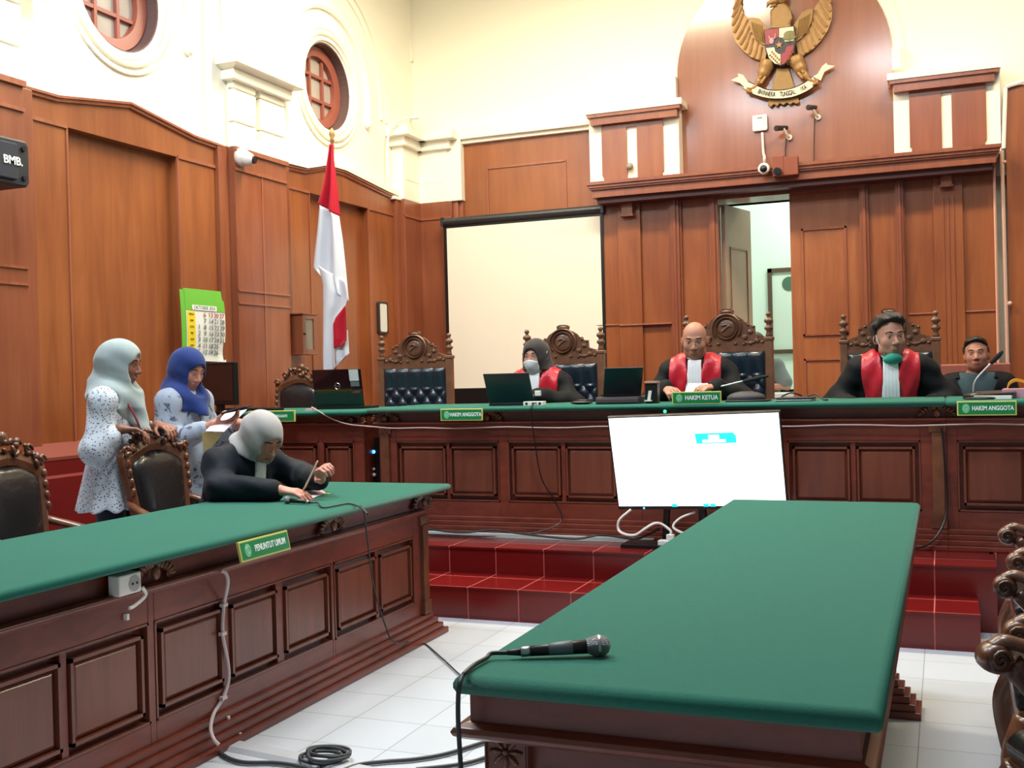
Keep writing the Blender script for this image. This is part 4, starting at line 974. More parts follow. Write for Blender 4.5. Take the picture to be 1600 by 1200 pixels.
def robe(P, parent, mat=None, red=True, sleeve=.03, jab=(.036, .058), jlen=.42, jab_on=True, seat_cloth=True, infl=.028, jz=0):
    mat = mat or BLACKROBE
    def base(S, e=0, arms=True):
        torso_prims(S, P, infl+e, k=.05)
        if arms:
            for t in 'LR': S.cap(P['sh'+t], P['el'+t], .058+e+sleeve*.3, .058+sleeve+e, .05)
    def fill(S):
        base(S)
        for t in 'LR': S.cap(P['el'+t], P['el'+t]*.12+P['wr'+t]*.88, .055+sleeve, .048+sleeve*.8, .03)
        if seat_cloth:
            for t in 'LR': S.cap(P['hi'+t], P['kn'+t], .11, .09, .06); S.cap(P['kn'+t], P['an'+t]+V3(0, 0, .06), .09, .10, .05)
            S.ell(P['hip'], V3(.2, .15, .15), P['T'], .05)
        S.ell(P['neck']+P['T'][:, 2]*.03+P['T'][:, 1]*.02, V3(.062, .062, .07), P['T'], .01, '-')
        S.plane(P['neck']+P['T'][:, 2]*.035, P['T'][:, 2])
    def rp(X, Y, Z):
        a, b, c = loc_of(P, X, Y, Z); return .004*np.sin(38*a+26*c+9*b)+.003*np.sin(61*c-17*a)
    o = cloth('robe', fill, P, mat, parent, .0075, ripple=rp)
    if red:
        def fr(S):
            base(S, .015)
            def lim(X, Y, Z):
                a, b, c = loc_of(P, X, Y, Z); aa = np.abs(a); hi = .175+.12*np.minimum(0, c-.08); return np.maximum(np.maximum(.052-aa+.10*np.minimum(0, -c-.05)*0, aa-hi), np.maximum(-b-.02, -.40-c))
            S.keep(lim)
        def rp2(X, Y, Z):
            a, b, c = loc_of(P, X, Y, Z); return .004*np.sin(60*np.abs(a)+22*c)+.003*np.sin(30*c-70*np.abs(a))
        cloth('red_facing', fr, P, RED, parent, .006, ripple=rp2)
    if jab_on:
        def fj(S):
            base(S, .018)
            def lim(X, Y, Z):
                a, b, c = loc_of(P, X, Y, Z); wd = jab[0]+(jab[1]-jab[0])*np.clip((.14-c)/jlen, 0, 1); return np.maximum(np.maximum(np.abs(a)-wd, -b), np.maximum(.14-jlen-c, c-.19-jz))
            S.keep(lim)
        def rp3(X, Y, Z):
            a, b, c = loc_of(P, X, Y, Z); return .0012*np.sin(a*300)
        cloth('jabot', fj, P, JAB, parent, .005, ripple=rp3)
    return o
def collar(P, parent, r=.062, mat=None, hgt=.03):
    m = MB(); T = Matrix(P['T'].tolist()); c = Vector(P['neck'])+T @ Vector((0, .018, .02)); rg = []
    for z, e in ((-.012, .008), (hgt*.5, .004), (hgt, 0), (hgt, -.006), (-.012, .0)):
        rg.append([c+T @ Vector(((r+e)*math.cos(k*math.pi/12), (r+e)*math.sin(k*math.pi/12), z-.012*math.sin(k*math.pi/12))) for k in range(24)])
    m.rings(rg+[rg[0]], cap=False); return m.obj('collar', mat or JAB, parent, smooth=True)
def ear_loops(L, parent, r=.0014):
    for s in (-1, 1):
        m = MB(); m.tube(spline([L(s*.055, .055, -.05), L(s*.074, .02, -.022), L(s*.083, -.02, .01), L(s*.08, -.03, -.03), L(s*.064, .035, -.085)], 5), r, 6); m.obj('ear_loop', WHITE, parent)
def fmask(P, parent, mat, z0, z1, y0=.0, infl=.011):
    H = P['H']
    def fill(S):
        S2 = S; head_prims(S, P, infl, ears=False, detail=False); L = lambda x, y, z: P['head']+H @ V3(x, y, z); S.ell(L(0, .088, -.05), V3(.03, .028, .035), H, .03)
        S.keep(lambda X, Y, Z: (lambda a, b, c: np.maximum(np.maximum(z0-c, c-z1+.3*np.abs(a)), np.maximum(y0-b, np.abs(a)-.058)))(*loc_of(P, X, Y, Z, 'H', 'head')))
    lo = P['head']-.16; return cloth('face_mask', fill, P, mat, parent, .0045, lo=lo, hi=lo+.32)
def hair(P, parent, mat, infl=.012, line=.055, side=-.02, tuft=.004, h=.005, top=.02, fr=40):
    H = P['H']; k = P.get('hk', 1)
    def fill(S):
        L = lambda x, y, z: P['head']+H @ V3(x, y, z)*k
        S.ell(L(0, -.014, .03), V3(.078, .096, .09)*k, H, .02, infl=infl); S.ell(L(0, -.045, -.02), V3(.066, .055, .07)*k, H, .03, infl=infl*.8)
        S.ell(L(0, .02, .085), V3(.06, .07, .03)*k, H, .03, infl=top-.012)
        S.keep(lambda X, Y, Z: (lambda a, b, c: np.minimum(line-c+.75*np.clip(b-.03, 0, .2)+.25*np.abs(a)*0, np.maximum(b-.012, side-c-.9*np.clip(-b, 0, .2))))(*loc_of(P, X, Y, Z, 'H', 'head')))
    def rp(X, Y, Z):
        a, b, c = loc_of(P, X, Y, Z, 'H', 'head'); t_ = c-line-.75*np.clip(b-.03, 0, .2); return .012*np.exp(-np.clip(t_, 0, .3)/.016)*(b > .0)+tuft*np.sin(fr*2.2*a+30*b)*np.cos(fr*b+25*a)+tuft*.6*np.sin(90*a-60*c)
    lo = P['head']-.2; return cloth('hair', fill, P, mat, parent, h, lo=lo, hi=lo+.4, ripple=rp, it=1)

# seated woman in black at the prosecutor's table
P3, q = seated(-3.47, 4.57, (.98, -.17), .46, 0, .215, 1.03, .325, 1.078, .92)
P3['H'] = tilt_head((.96, -.28), -.62, .0)
P3.update(elR=V3(-3.23, 4.27, .85), elL=V3(-3.12, 4.78, .862), wrR=V3(-2.93, 4.31, .838), wrL=V3(-2.85, 4.55, .868))
w3, L = make_body('person seated in a light grey hijab and black robe, bent over the prosecutor\'s table', P3, (160, 112, 98),
    [((P3['wrR'], (.97, .22, -.08), (.1, .2, -1), 1), dict(curl=(.35, .4, .45, .5), thumb=.35)), ((P3['wrL'], (.35, -.45, .55), (.9, -.3, -.2), -1), dict(curl=(.75, .8, .85, .9), thumb=.7))], lids=.0034)
robe(P3, w3, NAVYROBE, red=False, sleeve=.014, jab=(.03, .05), jlen=.30)
HJ3 = fabric('light_grey_hijab', (172, 168, 166), .75, .3, fold=.06)
make_hijab(P3, w3, HJ3, [(P3['neck']-V3(0, 0, .015), (-.62, 0, -.8))], back=.0, sr=.05, ch=.75)
m = MB()
for s in (-1, 1): m.tube([Vector(L(s*.033+.027*math.cos(t), .102-.02*abs(s*.033+.027*math.cos(t))*4*.3, -.002+.02*math.sin(t))) for t in [k*math.pi/9 for k in range(18)]], .0016, 5, loop=True); m.tube([Vector(L(s*.06, .095, .004)), Vector(L(s*.078, .0, .0))], .0015, 5)
m.tube([Vector(L(-.007, .103, .002)), Vector(L(.007, .103, .002))], .0015, 5); m.obj('glasses', plain('gold_wire', (150, 120, 90), .3, metal=.7), w3)

# judge with the white mask
P4, q = seated(X_(842, 560, 7.32), 7.42, (-.04, -1), .80, PZ, .10, 1.375, .155, 1.487, .9)
P4['H'] = tilt_head((-.10, -1), -.10)
P4.update(elR=q(.27, .20, 1.12), elL=q(-.28, .16, 1.13), wrR=q(.12, .45, 1.19), wrL=q(-.09, .42, 1.205))
w4, L = make_body('person seated in a dark brown hijab and white face mask, red and black judge\'s robe', P4, (150, 108, 92),
    [((P4['wrR'], (.4, -.9, -.1), (.1, -.1, -1), 1), dict()), ((P4['wrL'], (-.35, -.85, .0), (-.3, -.2, -.9), -1), dict(curl=(.6, .7, .75, .8)))], lids=.0044)
robe(P4, w4, jab=(.045, .075), jlen=.44)
make_hijab(P4, w4, fabric('dark_brown_hijab', (50, 44, 46), .7, .2, fold=.06), [(P4['neck']+V3(0, 0, .005), (0, 0, -1))], back=.05, open_c=(0, .115, -.012), open_r=(.054, .085, .07), sr=.07, ch=.85)
fmask(P4, w4, fabric('white_mask', (206, 208, 214), .8, .1, var=.02, fold=.02), -.125, -.016, .022, .013)
m = MB()
for s in (-1, 1): m.tube(spline([L(s*.05, .06, -.045), L(s*.085, .02, .0), L(s*.094, -.005, .03)], 4), .003, 6); pass
m.obj('ear_loop', WHITE, w4)

# bald presiding judge
P5, q = seated(X_(1086, 540, 7.30), 7.40, (.06, -1), .80, PZ, .09, 1.435, .15, 1.560, 1.02)
P5['H'] = tilt_head((.14, -1), -.22); P5['hk'] = 1.06
P5.update(elR=q(.29, .16, 1.15), elL=q(-.30, .18, 1.15), wrR=q(.15, .44, 1.235), wrL=q(-.16, .44, 1.24))
w5, L = make_body('bald person seated on the tallest carved chair in red and black robe, reading a paper', P5, (142, 100, 84),
    [((P5['wrR'], (.45, -.8, -.05), (.4, -.2, -.7), 1), dict(curl=(.6, .65, .7, .7))), ((P5['wrL'], (-.5, -.75, .05), (-.4, -.2, -.7), -1), dict(curl=(.6, .65, .7, .75)))], lids=.0036)
robe(P5, w5, jab=(.045, .095), jlen=.46); collar(P5, w5)

# judge with the green mask under his chin
P6, q = seated(X_(1388, 540, 7.2), 7.36, (.06, -1), .80, PZ, .12, 1.415, .19, 1.535, 1.08)
P6['H'] = tilt_head((.42, -1), -.05, -.05); P6['hk'] = 1.1
P6.update(elR=q(.34, .06, 1.10), elL=q(-.35, .08, 1.10), wrR=q(.22, .30, 1.09), wrL=q(-.22, .30, 1.09))
w6, L = make_body('dark-haired person in red and black robe, green face mask pulled under the chin', P6, (140, 100, 86),
    [((P6['wrR'], (.3, -.9, 0), (0, 0, -1), 1), dict()), ((P6['wrL'], (-.3, -.9, 0), (0, 0, -1), -1), dict())], h=.0055, lids=.0052, look=(.002, 0))
robe(P6, w6, jab=(.045, .07), jlen=.5, sleeve=.04); collar(P6, w6, .066)
hair(P6, w6, plain('greying_black_hair', (38, 30, 30), .6, var=.5, scale=60), .015, .06, -.035, .009, top=.03, fr=34)
GMASK = fabric('green_surgical_mask', (52, 150, 132), .7, .1, var=.04, fold=.03)
def fm(S):
    H = P6['H']; k = 1.1; L_ = lambda x, y, z: P6['head']+H @ V3(x, y, z)*k
    S.ell(L_(.004, .035, -.126), V3(.06, .058, .034), H, .02); S.ell(L_(.006, .055, -.115), V3(.042, .045, .032), H, .02)
    S.keep(lambda X, Y, Z: (lambda a, b, c: np.maximum(c+.106-.35*np.abs(a), -b-.01))(*loc_of(P6, X, Y, Z, 'H', 'head')))
lo = P6['head']-.2; cloth('face_mask', fm, P6, GMASK, w6, .0045, lo=lo, hi=lo+.4)
for s in (-1, 1):
    m = MB(); m.tube(spline([L(s*.05, .04, -.1), L(s*.072, .018, -.04), L(s*.08, .0, .012), L(s*.086, -.02, .02)], 5), .0022, 6); m.obj('ear_loop', WHITE, w6)

# man in the black jacket by the wall
P7, q = seated(X_(1527, 560, 8.3), 8.42, (-.05, -1), .74, PZ, .04, 1.285, .07, 1.415, 1.0)
P7['H'] = tilt_head((-.06, -1), .08, -.06); P7['hk'] = 1.0
P7.update(elR=q(.27, .10, 1.00), elL=q(-.27, .10, 1.00), wrR=q(-.02, .27, 1.03), wrL=q(.02, .30, 1.0))
w7, L = make_body('person seated by the right wall in a black jacket over a dark teal shirt', P7, (132, 92, 76),
    [((P7['wrR'], (.9, -.2, 0), (0, .8, .1), 1), dict()), ((P7['wrL'], (-.9, -.2, 0), (0, .8, .1), -1), dict())], lids=.0056)
def fj(S):
    torso_prims(S, P7, .03)
    for s in 'LR': S.cap(P7['sh'+s], P7['el'+s], .078, .07, .03); S.cap(P7['el'+s], P7['wr'+s]*.85+P7['el'+s]*.15, .068, .052, .03)
    S.plane(P7['neck']+V3(0, 0, .01), (0, 0, 1)); S.plane(P7['hip']-V3(0, 0, .05), (0, 0, -1))
    S.keep(lambda X, Y, Z: (lambda a, b, c: -np.maximum(np.maximum(np.abs(a)-.02-.42*np.clip(c+.16, 0, 1)*np.where(c > .12, .75, 1), -b+.02), -.20-c))(*loc_of(P7, X, Y, Z)))
cloth('jacket', fj, P7, fabric('black_jacket', (16, 17, 21), .75, .02, fold=.15), w7, .0075)
def fs_(S):
    torso_prims(S, P7, .016); S.plane(P7['neck']+V3(0, 0, .005), (0, 0, 1)); S.ell(P7['neck']+V3(0, 0, .02)+P7['T'][:, 1]*.03, V3(.05, .05, .05), P7['T'], .01, '-'); S.plane(P7['hip']-V3(0, 0, .08), (0, 0, -1))
cloth('shirt', fs_, P7, fabric('dark_teal_shirt', (54, 74, 82), .75, .2, fold=.12), w7, .007)
def ft(S): leg_prims(S, P7, .025, feet=False); S.ell(P7['hip'], V3(.19, .14, .14), P7['T'], .04); S.plane(P7['hip']+V3(0, 0, .02), (0, 0, 1))
cloth('trousers', ft, P7, BLACKROBE, w7, .01)
hair(P7, w7, BROW, .010, .055, .0, .003, top=.020)
m = MB(); cc = P7['chest']+P7['T'] @ V3(-.085, .125, -.07); m.tube([cc, cc+V3(0, 0, .05)], .004, 6); m.obj('pen', WHITE, w7)

# person in grey in the back room, mostly hidden
P8, q = seated(X_(1198, 560, 11.4), 11.5, (-.5, -1), .62, PZ, .12, 1.46, .22, 1.60, 1.0)
P8['H'] = tilt_head((-.8, -.6), -.4)
P8.update(elR=q(.27, .1, 1.2), elL=q(-.30, .12, 1.17), wrR=q(.1, .4, 1.16), wrL=q(-.06, .40, 1.16))
w8, L = make_body('person in a grey shirt in the back room, seen past the door edge', P8, (150, 106, 90), [((P8['wrR'], (0, -1, 0), (0, 0, -1), 1), dict()), ((P8['wrL'], (0, -1, 0), (0, 0, -1), -1), dict())], h=.007)
def fg(S):
    torso_prims(S, P8, .025)
    for s in 'LR': S.cap(P8['sh'+s], P8['el'+s]*.8+P8['sh'+s]*.2, .075, .08, .03)
    S.plane(P8['neck'], (0, 0, 1))
cloth('shirt', fg, P8, fabric('grey_shirt', (112, 120, 120), .8, .2), w8, .008)
def ft(S): leg_prims(S, P8, .025, feet=False); S.ell(P8['hip'], V3(.19, .14, .14), P8['T'], .04); S.plane(P8['hip']+V3(0, 0, .02), (0, 0, 1))
cloth('trousers', ft, P8, BLACKROBE, w8, .01)
hair(P8, w8, BROW, .010, .058, .0, .003)
# ---------------------------------------------------------------- things on the walls
V = Vector
def single(m, name, mat, label, cat, group=None, **k):
    o = m.obj(name, mat, None, **k); return tag(o, label, cat, group)
YS = 10.19
sl, sr = aty(692, 345, YS), aty(943, 325, YS); wx0, wx1 = X_(699, 400, YS), X_(939, 400, YS); wz1, wz0 = Z_(820, 347, YS), Z_(760, 606, YS)
t = thing('projection_screen', 'pull-down white projection screen with black borders, hanging from its black casing', 'screen', ((sl.x+sr.x)/2, YS, wz0))
m = MB(); zc_ = Z_(818, 337, YS); m.tube([(sl.x, YS+.0, zc_), (sr.x, YS+.0, zc_)], .042, 12); m.box(sl.x-.01, YS-.045, zc_-.045, sl.x+.02, YS+.05, zc_+.045); m.box(sr.x-.02, YS-.045, zc_-.045, sr.x+.01, YS+.05, zc_+.045); m.obj('casing', DGREY, t)
m = MB(); m.box(wx0, YS-.002, wz0, wx1, YS+.002, zc_); m.obj('screen_sheet', plain('white_screen_cloth', (236, 230, 212), .85, var=.01), t)
m = MB()
for q in ((wx0-.035, wz0-.3, wx0, zc_), (wx1, wz0-.3, wx1+.03, zc_), (wx0, wz1, wx1, zc_), (wx0, wz0-.3, wx1, wz0)): m.box(q[0], YS-.003, q[1], q[2], YS+.003, q[3])
m.obj('black_border', BLACK, t)
m = MB(); m.tube([(wx0-.04, YS, wz0-.31), (wx1+.04, YS, wz0-.31)], .02, 10); m.obj('weight_bar', BLACK, t)

# national emblem
YE = YN-.02
def E_(zx, zy, d=0): p = aty(1120+zx/8, zy/8, YE-d); return V((p.x, YE-d, p.z))
exc = E_(812, 450).x
em = thing('wall_emblem', 'carved golden eagle emblem with shield and motto ribbon, in the arched niche', 'emblem', (exc, YN, E_(830, 700).z))
GOLD2 = plain('gilded_wood_dark', (146, 112, 66), .45, metal=.3, var=.2, scale=20); CREAMP = plain('cream_enamel', (232, 220, 190), .5); REDP = plain('red_enamel', (150, 44, 52), .4); BLKP = plain('black_enamel', (40, 36, 42), .4)
mir = lambda p: V((2*exc-p.x, p.y, p.z))
def relief(parent, name, mat, pts, d0, d1, bev=.006, both=False, curve=True):
    for k in ((0, 1) if both else (0,)):
        P_ = [E_(x, y) for x, y in pts]
        if k: P_ = [mir(p) for p in P_][::-1]
        m = MB(); m.prism([V((p.x, YE-d0, p.z)) for p in P_], (0, -(d1-d0), 0)); o = m.obj(name, mat, parent, bevel=bev)
    return o
wing = [(190, 330), (200, 430), (250, 545), (330, 640), (430, 722), (560, 772), (615, 740), (640, 600), (560, 545), (450, 440), (400, 240), (335, 160), (312, 60), (318, -60), (285, -120), (235, 0), (205, 160)]
for k in (0, 1):
    P_ = [E_(x, y) for x, y in wing]
    if k: P_ = [mir(p) for p in P_]
    m = MB(); m.prism([V((p.x, YE, p.z)) for p in P_], (0, -.03, 0))
    f = [((300, -60), (215, 130)), ((310, 20), (200, 230)), ((320, 100), (205, 330)), ((340, 180), (225, 420)), ((390, 260), (260, 500)), ((420, 340), (300, 570)), ((430, 420), (350, 630)), ((460, 490), (410, 690)), ((520, 550), (470, 730)), ((570, 600), (530, 755))]
    for (a, b) in f:
        A, B = E_(*a), E_(*b); mid = (A+B)/2+V((0, 0, -.012))
        L_ = [V((p.x, YE-.03, p.z)) for p in spline([A, mid, B], 5)]; L_ = [mir(p) for p in L_] if k else L_
        m.tube(L_, [.012]*5+[.016]*(len(L_)-5), 6)
    w_ = m.obj('wing', GOLD, em)
    Q = [(408, 245), (470, 240), (545, 255), (600, 320), (650, 380), (640, 600), (560, 560), (480, 480), (430, 380)]
    P_ = [E_(x, y) for x, y in Q]; P_ = [mir(p) for p in P_] if k else P_
    m = MB(); m.prism([V((p.x, YE-.028, p.z)) for p in P_], (0, -.03, 0))
    for i in range(6):
        a, b = E_(450+25*i, 300+8*i), E_(500+22*i, 520+8*i); L_ = [V((p.x, YE-.058, p.z)) for p in (a, b)]; L_ = [mir(p) for p in L_] if k else L_
        m.tube(L_, .007, 5)
    m.obj('wing_covert', GOLD2, w_)
relief(em, 'neck', GOLD2, [(660, 400), (690, 330), (680, 260), (690, 160), (740, 80), (780, 55), (850, 55), (890, 80), (945, 160), (960, 260), (930, 330), (960, 400)], .02, .075, .02)
m = MB(); m.ball(E_(800, -20, .06), (.062, .05, .055)); m.tube([E_(760, 10, .08), E_(700, 20, .09), E_(640, 45, .09), E_(625, 95, .085)], [.03, .026, .018, .006], 8); m.tube([E_(740, 60, .08), E_(690, 75, .085), E_(660, 95, .085)], [.018, .014, .006], 8); m.obj('head', GOLD, em, smooth=True)
relief(em, 'tail', GOLD2, [(750, 860), (905, 860), (985, 1120), (1040, 1290), (1000, 1310), (960, 1290), (920, 1320), (880, 1290), (840, 1325), (790, 1300), (760, 1340), (720, 1310), (680, 1350), (640, 1320), (690, 1120)], 0, .03, .006)
for s in (-1, 1):
    m = MB(); A = [(640, 760), (610, 860), (560, 960), (500, 1060), (440, 1110)]; L_ = [E_(x, y, .05) for x, y in A]; L_ = [mir(p) for p in L_] if s > 0 else L_
    m.tube(spline(L_, 4), [.07]*4+[.06]*4+[.035]*4+[.02]*4+[.014], 10)
    for q in range(12):
        p = E_(600-14*q % 60, 800+20*q, .08); p = mir(p) if s > 0 else p; m.ball(p, (.016, .012, .03), Euler((0, s*-.5, 0)).to_matrix(), 6, 5)
    for q in (-1, 0, 1):
        p0 = L_[-1]; m.tube([p0, p0+V((s*(.03+.012*q), -.02, -.012+.018*q)), p0+V((s*(.02+.02*q), -.03, -.04))], .011, 6)
    m.obj('leg', GOLD, em, smooth=True)
sh = [(608, 405), (992, 358), (1000, 560), (985, 690), (930, 790), (860, 850), (815, 860), (740, 840), (665, 770), (625, 660)]
so = relief(em, 'shield', BLKP, sh, .06, .10, .006)
relief(so, 'quarter', REDP, [(622, 415), (790, 395), (795, 505), (728, 515), (730, 585), (632, 600)], .098, .106, 0)
relief(so, 'quarter', CREAMP, [(800, 394), (976, 372), (980, 545), (868, 560), (862, 512), (800, 505)], .098, .106, 0)
relief(so, 'quarter', CREAMP, [(636, 640), (738, 630), (750, 680), (790, 712), (815, 715), (815, 848), (745, 828), (675, 760)], .098, .106, 0)
relief(so, 'quarter', REDP, [(825, 712), (870, 690), (890, 620), (980, 600), (970, 690), (918, 785), (855, 835), (825, 846)], .098, .106, 0)
c = E_(800, 600); m = MB(); pts = [(c.x+(.036 if k % 2 == 0 else .014)*math.sin(k*math.pi/5), YE-.098, c.z+(.036 if k % 2 == 0 else .014)*math.cos(k*math.pi/5)) for k in range(10)]; m.prism(pts, (0, -.014, 0)); m.obj('star', GOLD, so)
m = MB(); m.ball(E_(685, 510, .108), (.022, .006, .03)); m.tube([E_(650, 450, .108), E_(665, 490, .108), E_(690, 500, .108), E_(725, 480, .108), E_(735, 420, .108)], .007, 6); m.obj('bull_head', plain('pale_pink_enamel', (196, 150, 160), .5), so)
m = MB(); m.ball(E_(905, 430, .106), (.052, .006, .036)); m.ball(E_(905, 470, .106), (.06, .006, .026)); m.tube([E_(905, 530, .108), E_(905, 440, .108)], .008, 6); m.box(E_(880, 530).x, YE-.112, E_(880, 532).z, E_(935, 530).x, YE-.104, E_(880, 520).z); m.obj('tree', plain('olive_enamel', (124, 116, 74), .5), so)
m = MB()
for k in range(6): m.ball(E_(690+22*k, 650+24*k, .108), (.008, .005, .012)); m.ball(E_(665+22*k, 690+22*k, .108), (.01, .005, .01))
m.obj('rice_and_cotton', GOLD2, so)
m = MB()
for k in range(6): a = 2*math.pi*.14*k; m.arc(E_(900+14*k-(k % 2)*24, 790-28*k, .106), .014, (1, 0, 0), (0, 0, 1), 0, 6.283, [(-.003, 0), (0, .006), (.003, 0)], 10, True)
m.obj('chain', GOLD2, so)
# ribbon with the motto
rb0 = [(330, 1080), (450, 1150), (620, 1200), (800, 1210), (980, 1180), (1140, 1110), (1240, 1040)]; rb1 = [(390, 1020), (520, 1080), (640, 1125), (800, 1130), (960, 1100), (1100, 1035), (1200, 960)]
m = MB(); up_ = spline([E_(x, y, .05) for x, y in rb1], 5); dn_ = spline([E_(x, y+28, .05) for x, y in rb0], 5)
m.rings([[a, b, b+V((0, -.012, 0)), a+V((0, -.012, 0))] for a, b in zip(up_, dn_)])
for tail in ([(395, 1030), (340, 1085), (290, 1040), (180, 1005), (275, 960), (265, 922), (330, 940)], [(1205, 960), (1300, 1010), (1345, 900), (1480, 828), (1385, 815), (1370, 790), (1320, 830), (1260, 930)]):
    m.prism([E_(x, y, .035) for x, y in tail], (0, -.012, 0))
rib = m.obj('ribbon', CREAMP, em)
m = MB(); m.tube([p+V((0, -.012, 0)) for p in up_], .004, 5); m.tube([p+V((0, -.012, 0)) for p in dn_], .004, 5); m.obj('ribbon_edge', BLKP, rib)
mid_ = [(a+b)/2 for a, b in zip(up_, dn_)]
txt = 'BHINNEKA  TUNGGAL  IKA'; cumu = [0]
for a, b in zip(mid_, mid_[1:]): cumu.append(cumu[-1]+(b-a).length)
s0, s1 = .22*cumu[-1], .86*cumu[-1]; bmT = bmesh.new()
for i, ch in enumerate(txt):
    if ch == ' ': continue
    s = s0+(s1-s0)*i/(len(txt)-1); k = max(j for j in range(len(cumu)-1) if cumu[j] <= s); d = (mid_[k+1]-mid_[k]).normalized(); p = mid_[k]+d*(s-cumu[k])
    me = text_mesh(ch, .062, frame3(p+V((0, -.016, 0)), d, V((0, 0, 1))), .002, sx=.55); bmT.from_mesh(me); bpy.data.meshes.remove(me)
me = bpy.data.meshes.new('lettering'); bmT.to_mesh(me); bmT.free(); link('lettering', me, BLKP, rib)

# router, cameras, little box and their wires in front of the niche
def rbox_(m, c, hx, hz, d, r, e1=(1, 0, 0)):
    c = V(c); e1 = V(e1).normalized(); pts = []
    for sx, sz, a0 in ((1, 1, 0), (-1, 1, 90), (-1, -1, 180), (1, -1, 270)):
        for k in range(5): a = math.radians(a0+22.5*k); pts.append(c+e1*(sx*(hx-r)+r*math.cos(a))+V((0, 0, sz*(hz-r)+r*math.sin(a))))
    m.prism(pts, V(d))
p = aty(1187, 191.5, YE-.03); o = MB(); rbox_(o, (p.x, YE, p.z), .068, .074, (0, -.03, 0), .015)
rt = single(o, 'wifi_router', WHITE, 'white square wifi router on the niche below the eagle emblem', 'router')
m = MB(); m.box(p.x-.02, YE-.032, p.z+.04, p.x+.025, YE-.029, p.z+.048); m.obj('slot', DGREY, rt)
pd = aty(1193, 263, YK-.11)
t = thing('dome_camera', 'white dome security camera on the cornice below the white router', 'security camera', pd)
m = MB(); m.lathe([(.001, .0), (.052, .0), (.052, .03), (.046, .042), (.036, .046)], Matrix.Translation(pd+V((0, .04, 0))) @ Matrix.Rotation(math.pi/2, 4, 'X')); m.obj('housing', WHITE, t, smooth=True)
m = MB(); m.ball(pd+V((0, -.002, -.004)), (.034, .026, .034)); m.obj('lens', BLACK, t, smooth=True)
m = MB(); m.tube(spline([aty(1191, 207, YE-.015), aty(1192, 225, YE-.02), aty(1193, 240, YE-.06), (pd.x, YK-.04, pd.z+.12), (pd.x, YK-.05, pd.z+.05)], 5), .012, 8); single(m, 'router_cable', WHITE, 'white cable dropping from the router to the dome camera', 'cable')
pb = aty(1215, 268, YK-.12)
t = thing('bullet_camera', 'dark bullet security camera on the cornice beside the white dome camera', 'security camera', pb)
m = MB(); m.cyl(pb+V((0, .07, .012)), pb+V((0, -.03, -.004)), .032, .036, 18); m.obj('body', DGREY, t, smooth=False); m = MB(); m.cyl(pb+V((0, -.02, -.003)), pb+V((0, -.036, -.004)), .026, .024, 16); m.obj('lens', BLACK, t)
m = MB(); q0, q1 = aty(1207, 247, YK-.09), aty(1247, 272, YK-.09); m.box(q0.x, YK-.09, q1.z, q1.x, YK+.0, q0.z); m.box(q0.x-.002, YK-.094, q1.z+.02, aty(1224, 247, YK-.09).x, YK+.002, q0.z+.012); single(m, 'junction_box', plain('brown_board', (134, 66, 40), .5), 'brown wooden box on the cornice beside the dark bullet camera', 'box', bevel=.003)
for (px, py, fx_, lb) in ((1222, 200, -.05, 'small bullet camera on the niche just right of the white router'), (1267, 168, -.02, 'small bullet camera on the niche at the tip of the eagle\'s ribbon, highest one')):
    p = aty(px, py, YE-.12); t = thing('bullet_camera', lb, 'security camera', (p.x, YE, p.z), group=None)
    m = MB(); m.cyl(p+V((.035, .07, .012)), p+V((fx_, -.03, -.004)), .020, .026, 14); m.obj('body', DGREY, t); m = MB(); m.cyl(p+V((fx_, -.028, -.004)), p+V((fx_-.003, -.036, -.005)), .022, .02, 14); m.obj('lens', BLACK, t)
    m = MB(); b = V((p.x+.05, YE, p.z-.07)); m.cyl(b, b+V((0, -.018, 0)), .028, .026, 14); m.tube(spline([b+V((0, -.01, 0)), b+V((-.01, -.05, .01)), p+V((.01, .02, 0))], 4), .012, 8); m.obj('mount', WHITE, t)
    zb_ = zk1+.01
    m = MB(); m.tube([(p.x+.02, YE-.006, p.z-.07), (p.x+.01, YE-.008, (p.z+zb_)/2), (p.x+.0, YE-.008, zb_)], .005, 6); single(m, 'camera_wire', DGREY, 'thin wire running down from the %s small bullet camera' % ('lower' if px < 1250 else 'higher'), 'wire')
p = aty(984, 260, YU-.04); m = MB(); m.ball(p, .035); m.cyl(p, p+V((0, .06, .02)), .02); single(m, 'motion_sensor', plain('grey_sensor', (150, 146, 130), .5), 'small grey ball-shaped sensor at the foot of the left pier slot', 'sensor', smooth=True)

# dome camera on the left wall
p = atx(383, 249, XP+.05); t = thing('dome_camera', 'white dome security camera on the left wall pilaster', 'security camera', (XP, p.y, p.z))
m = MB(); m.lathe([(.001, 0), (.075, 0), (.075, .03), (.066, .05), (.05, .07)], Matrix.Translation((XP, p.y, p.z+.02)) @ Matrix.Rotation(math.pi/2, 4, 'Y')); m.ball((XP+.075, p.y+.0, p.z), (.055, .055, .055)); m.obj('housing', WHITE, t, smooth=True)
m = MB(); m.cyl((XP+.10, p.y+.01, p.z-.005), (XP+.136, p.y+.015, p.z-.01), .032, .03); m.obj('lens', BLACK, t)
m = MB(); m.tube([(XP+.01, p.y, p.z+.08), (XP+.01, p.y+.015, p.z+.13), (XP+.01, p.y+.02, ZT)], .006, 6); m.obj('cable', WHITE, t)

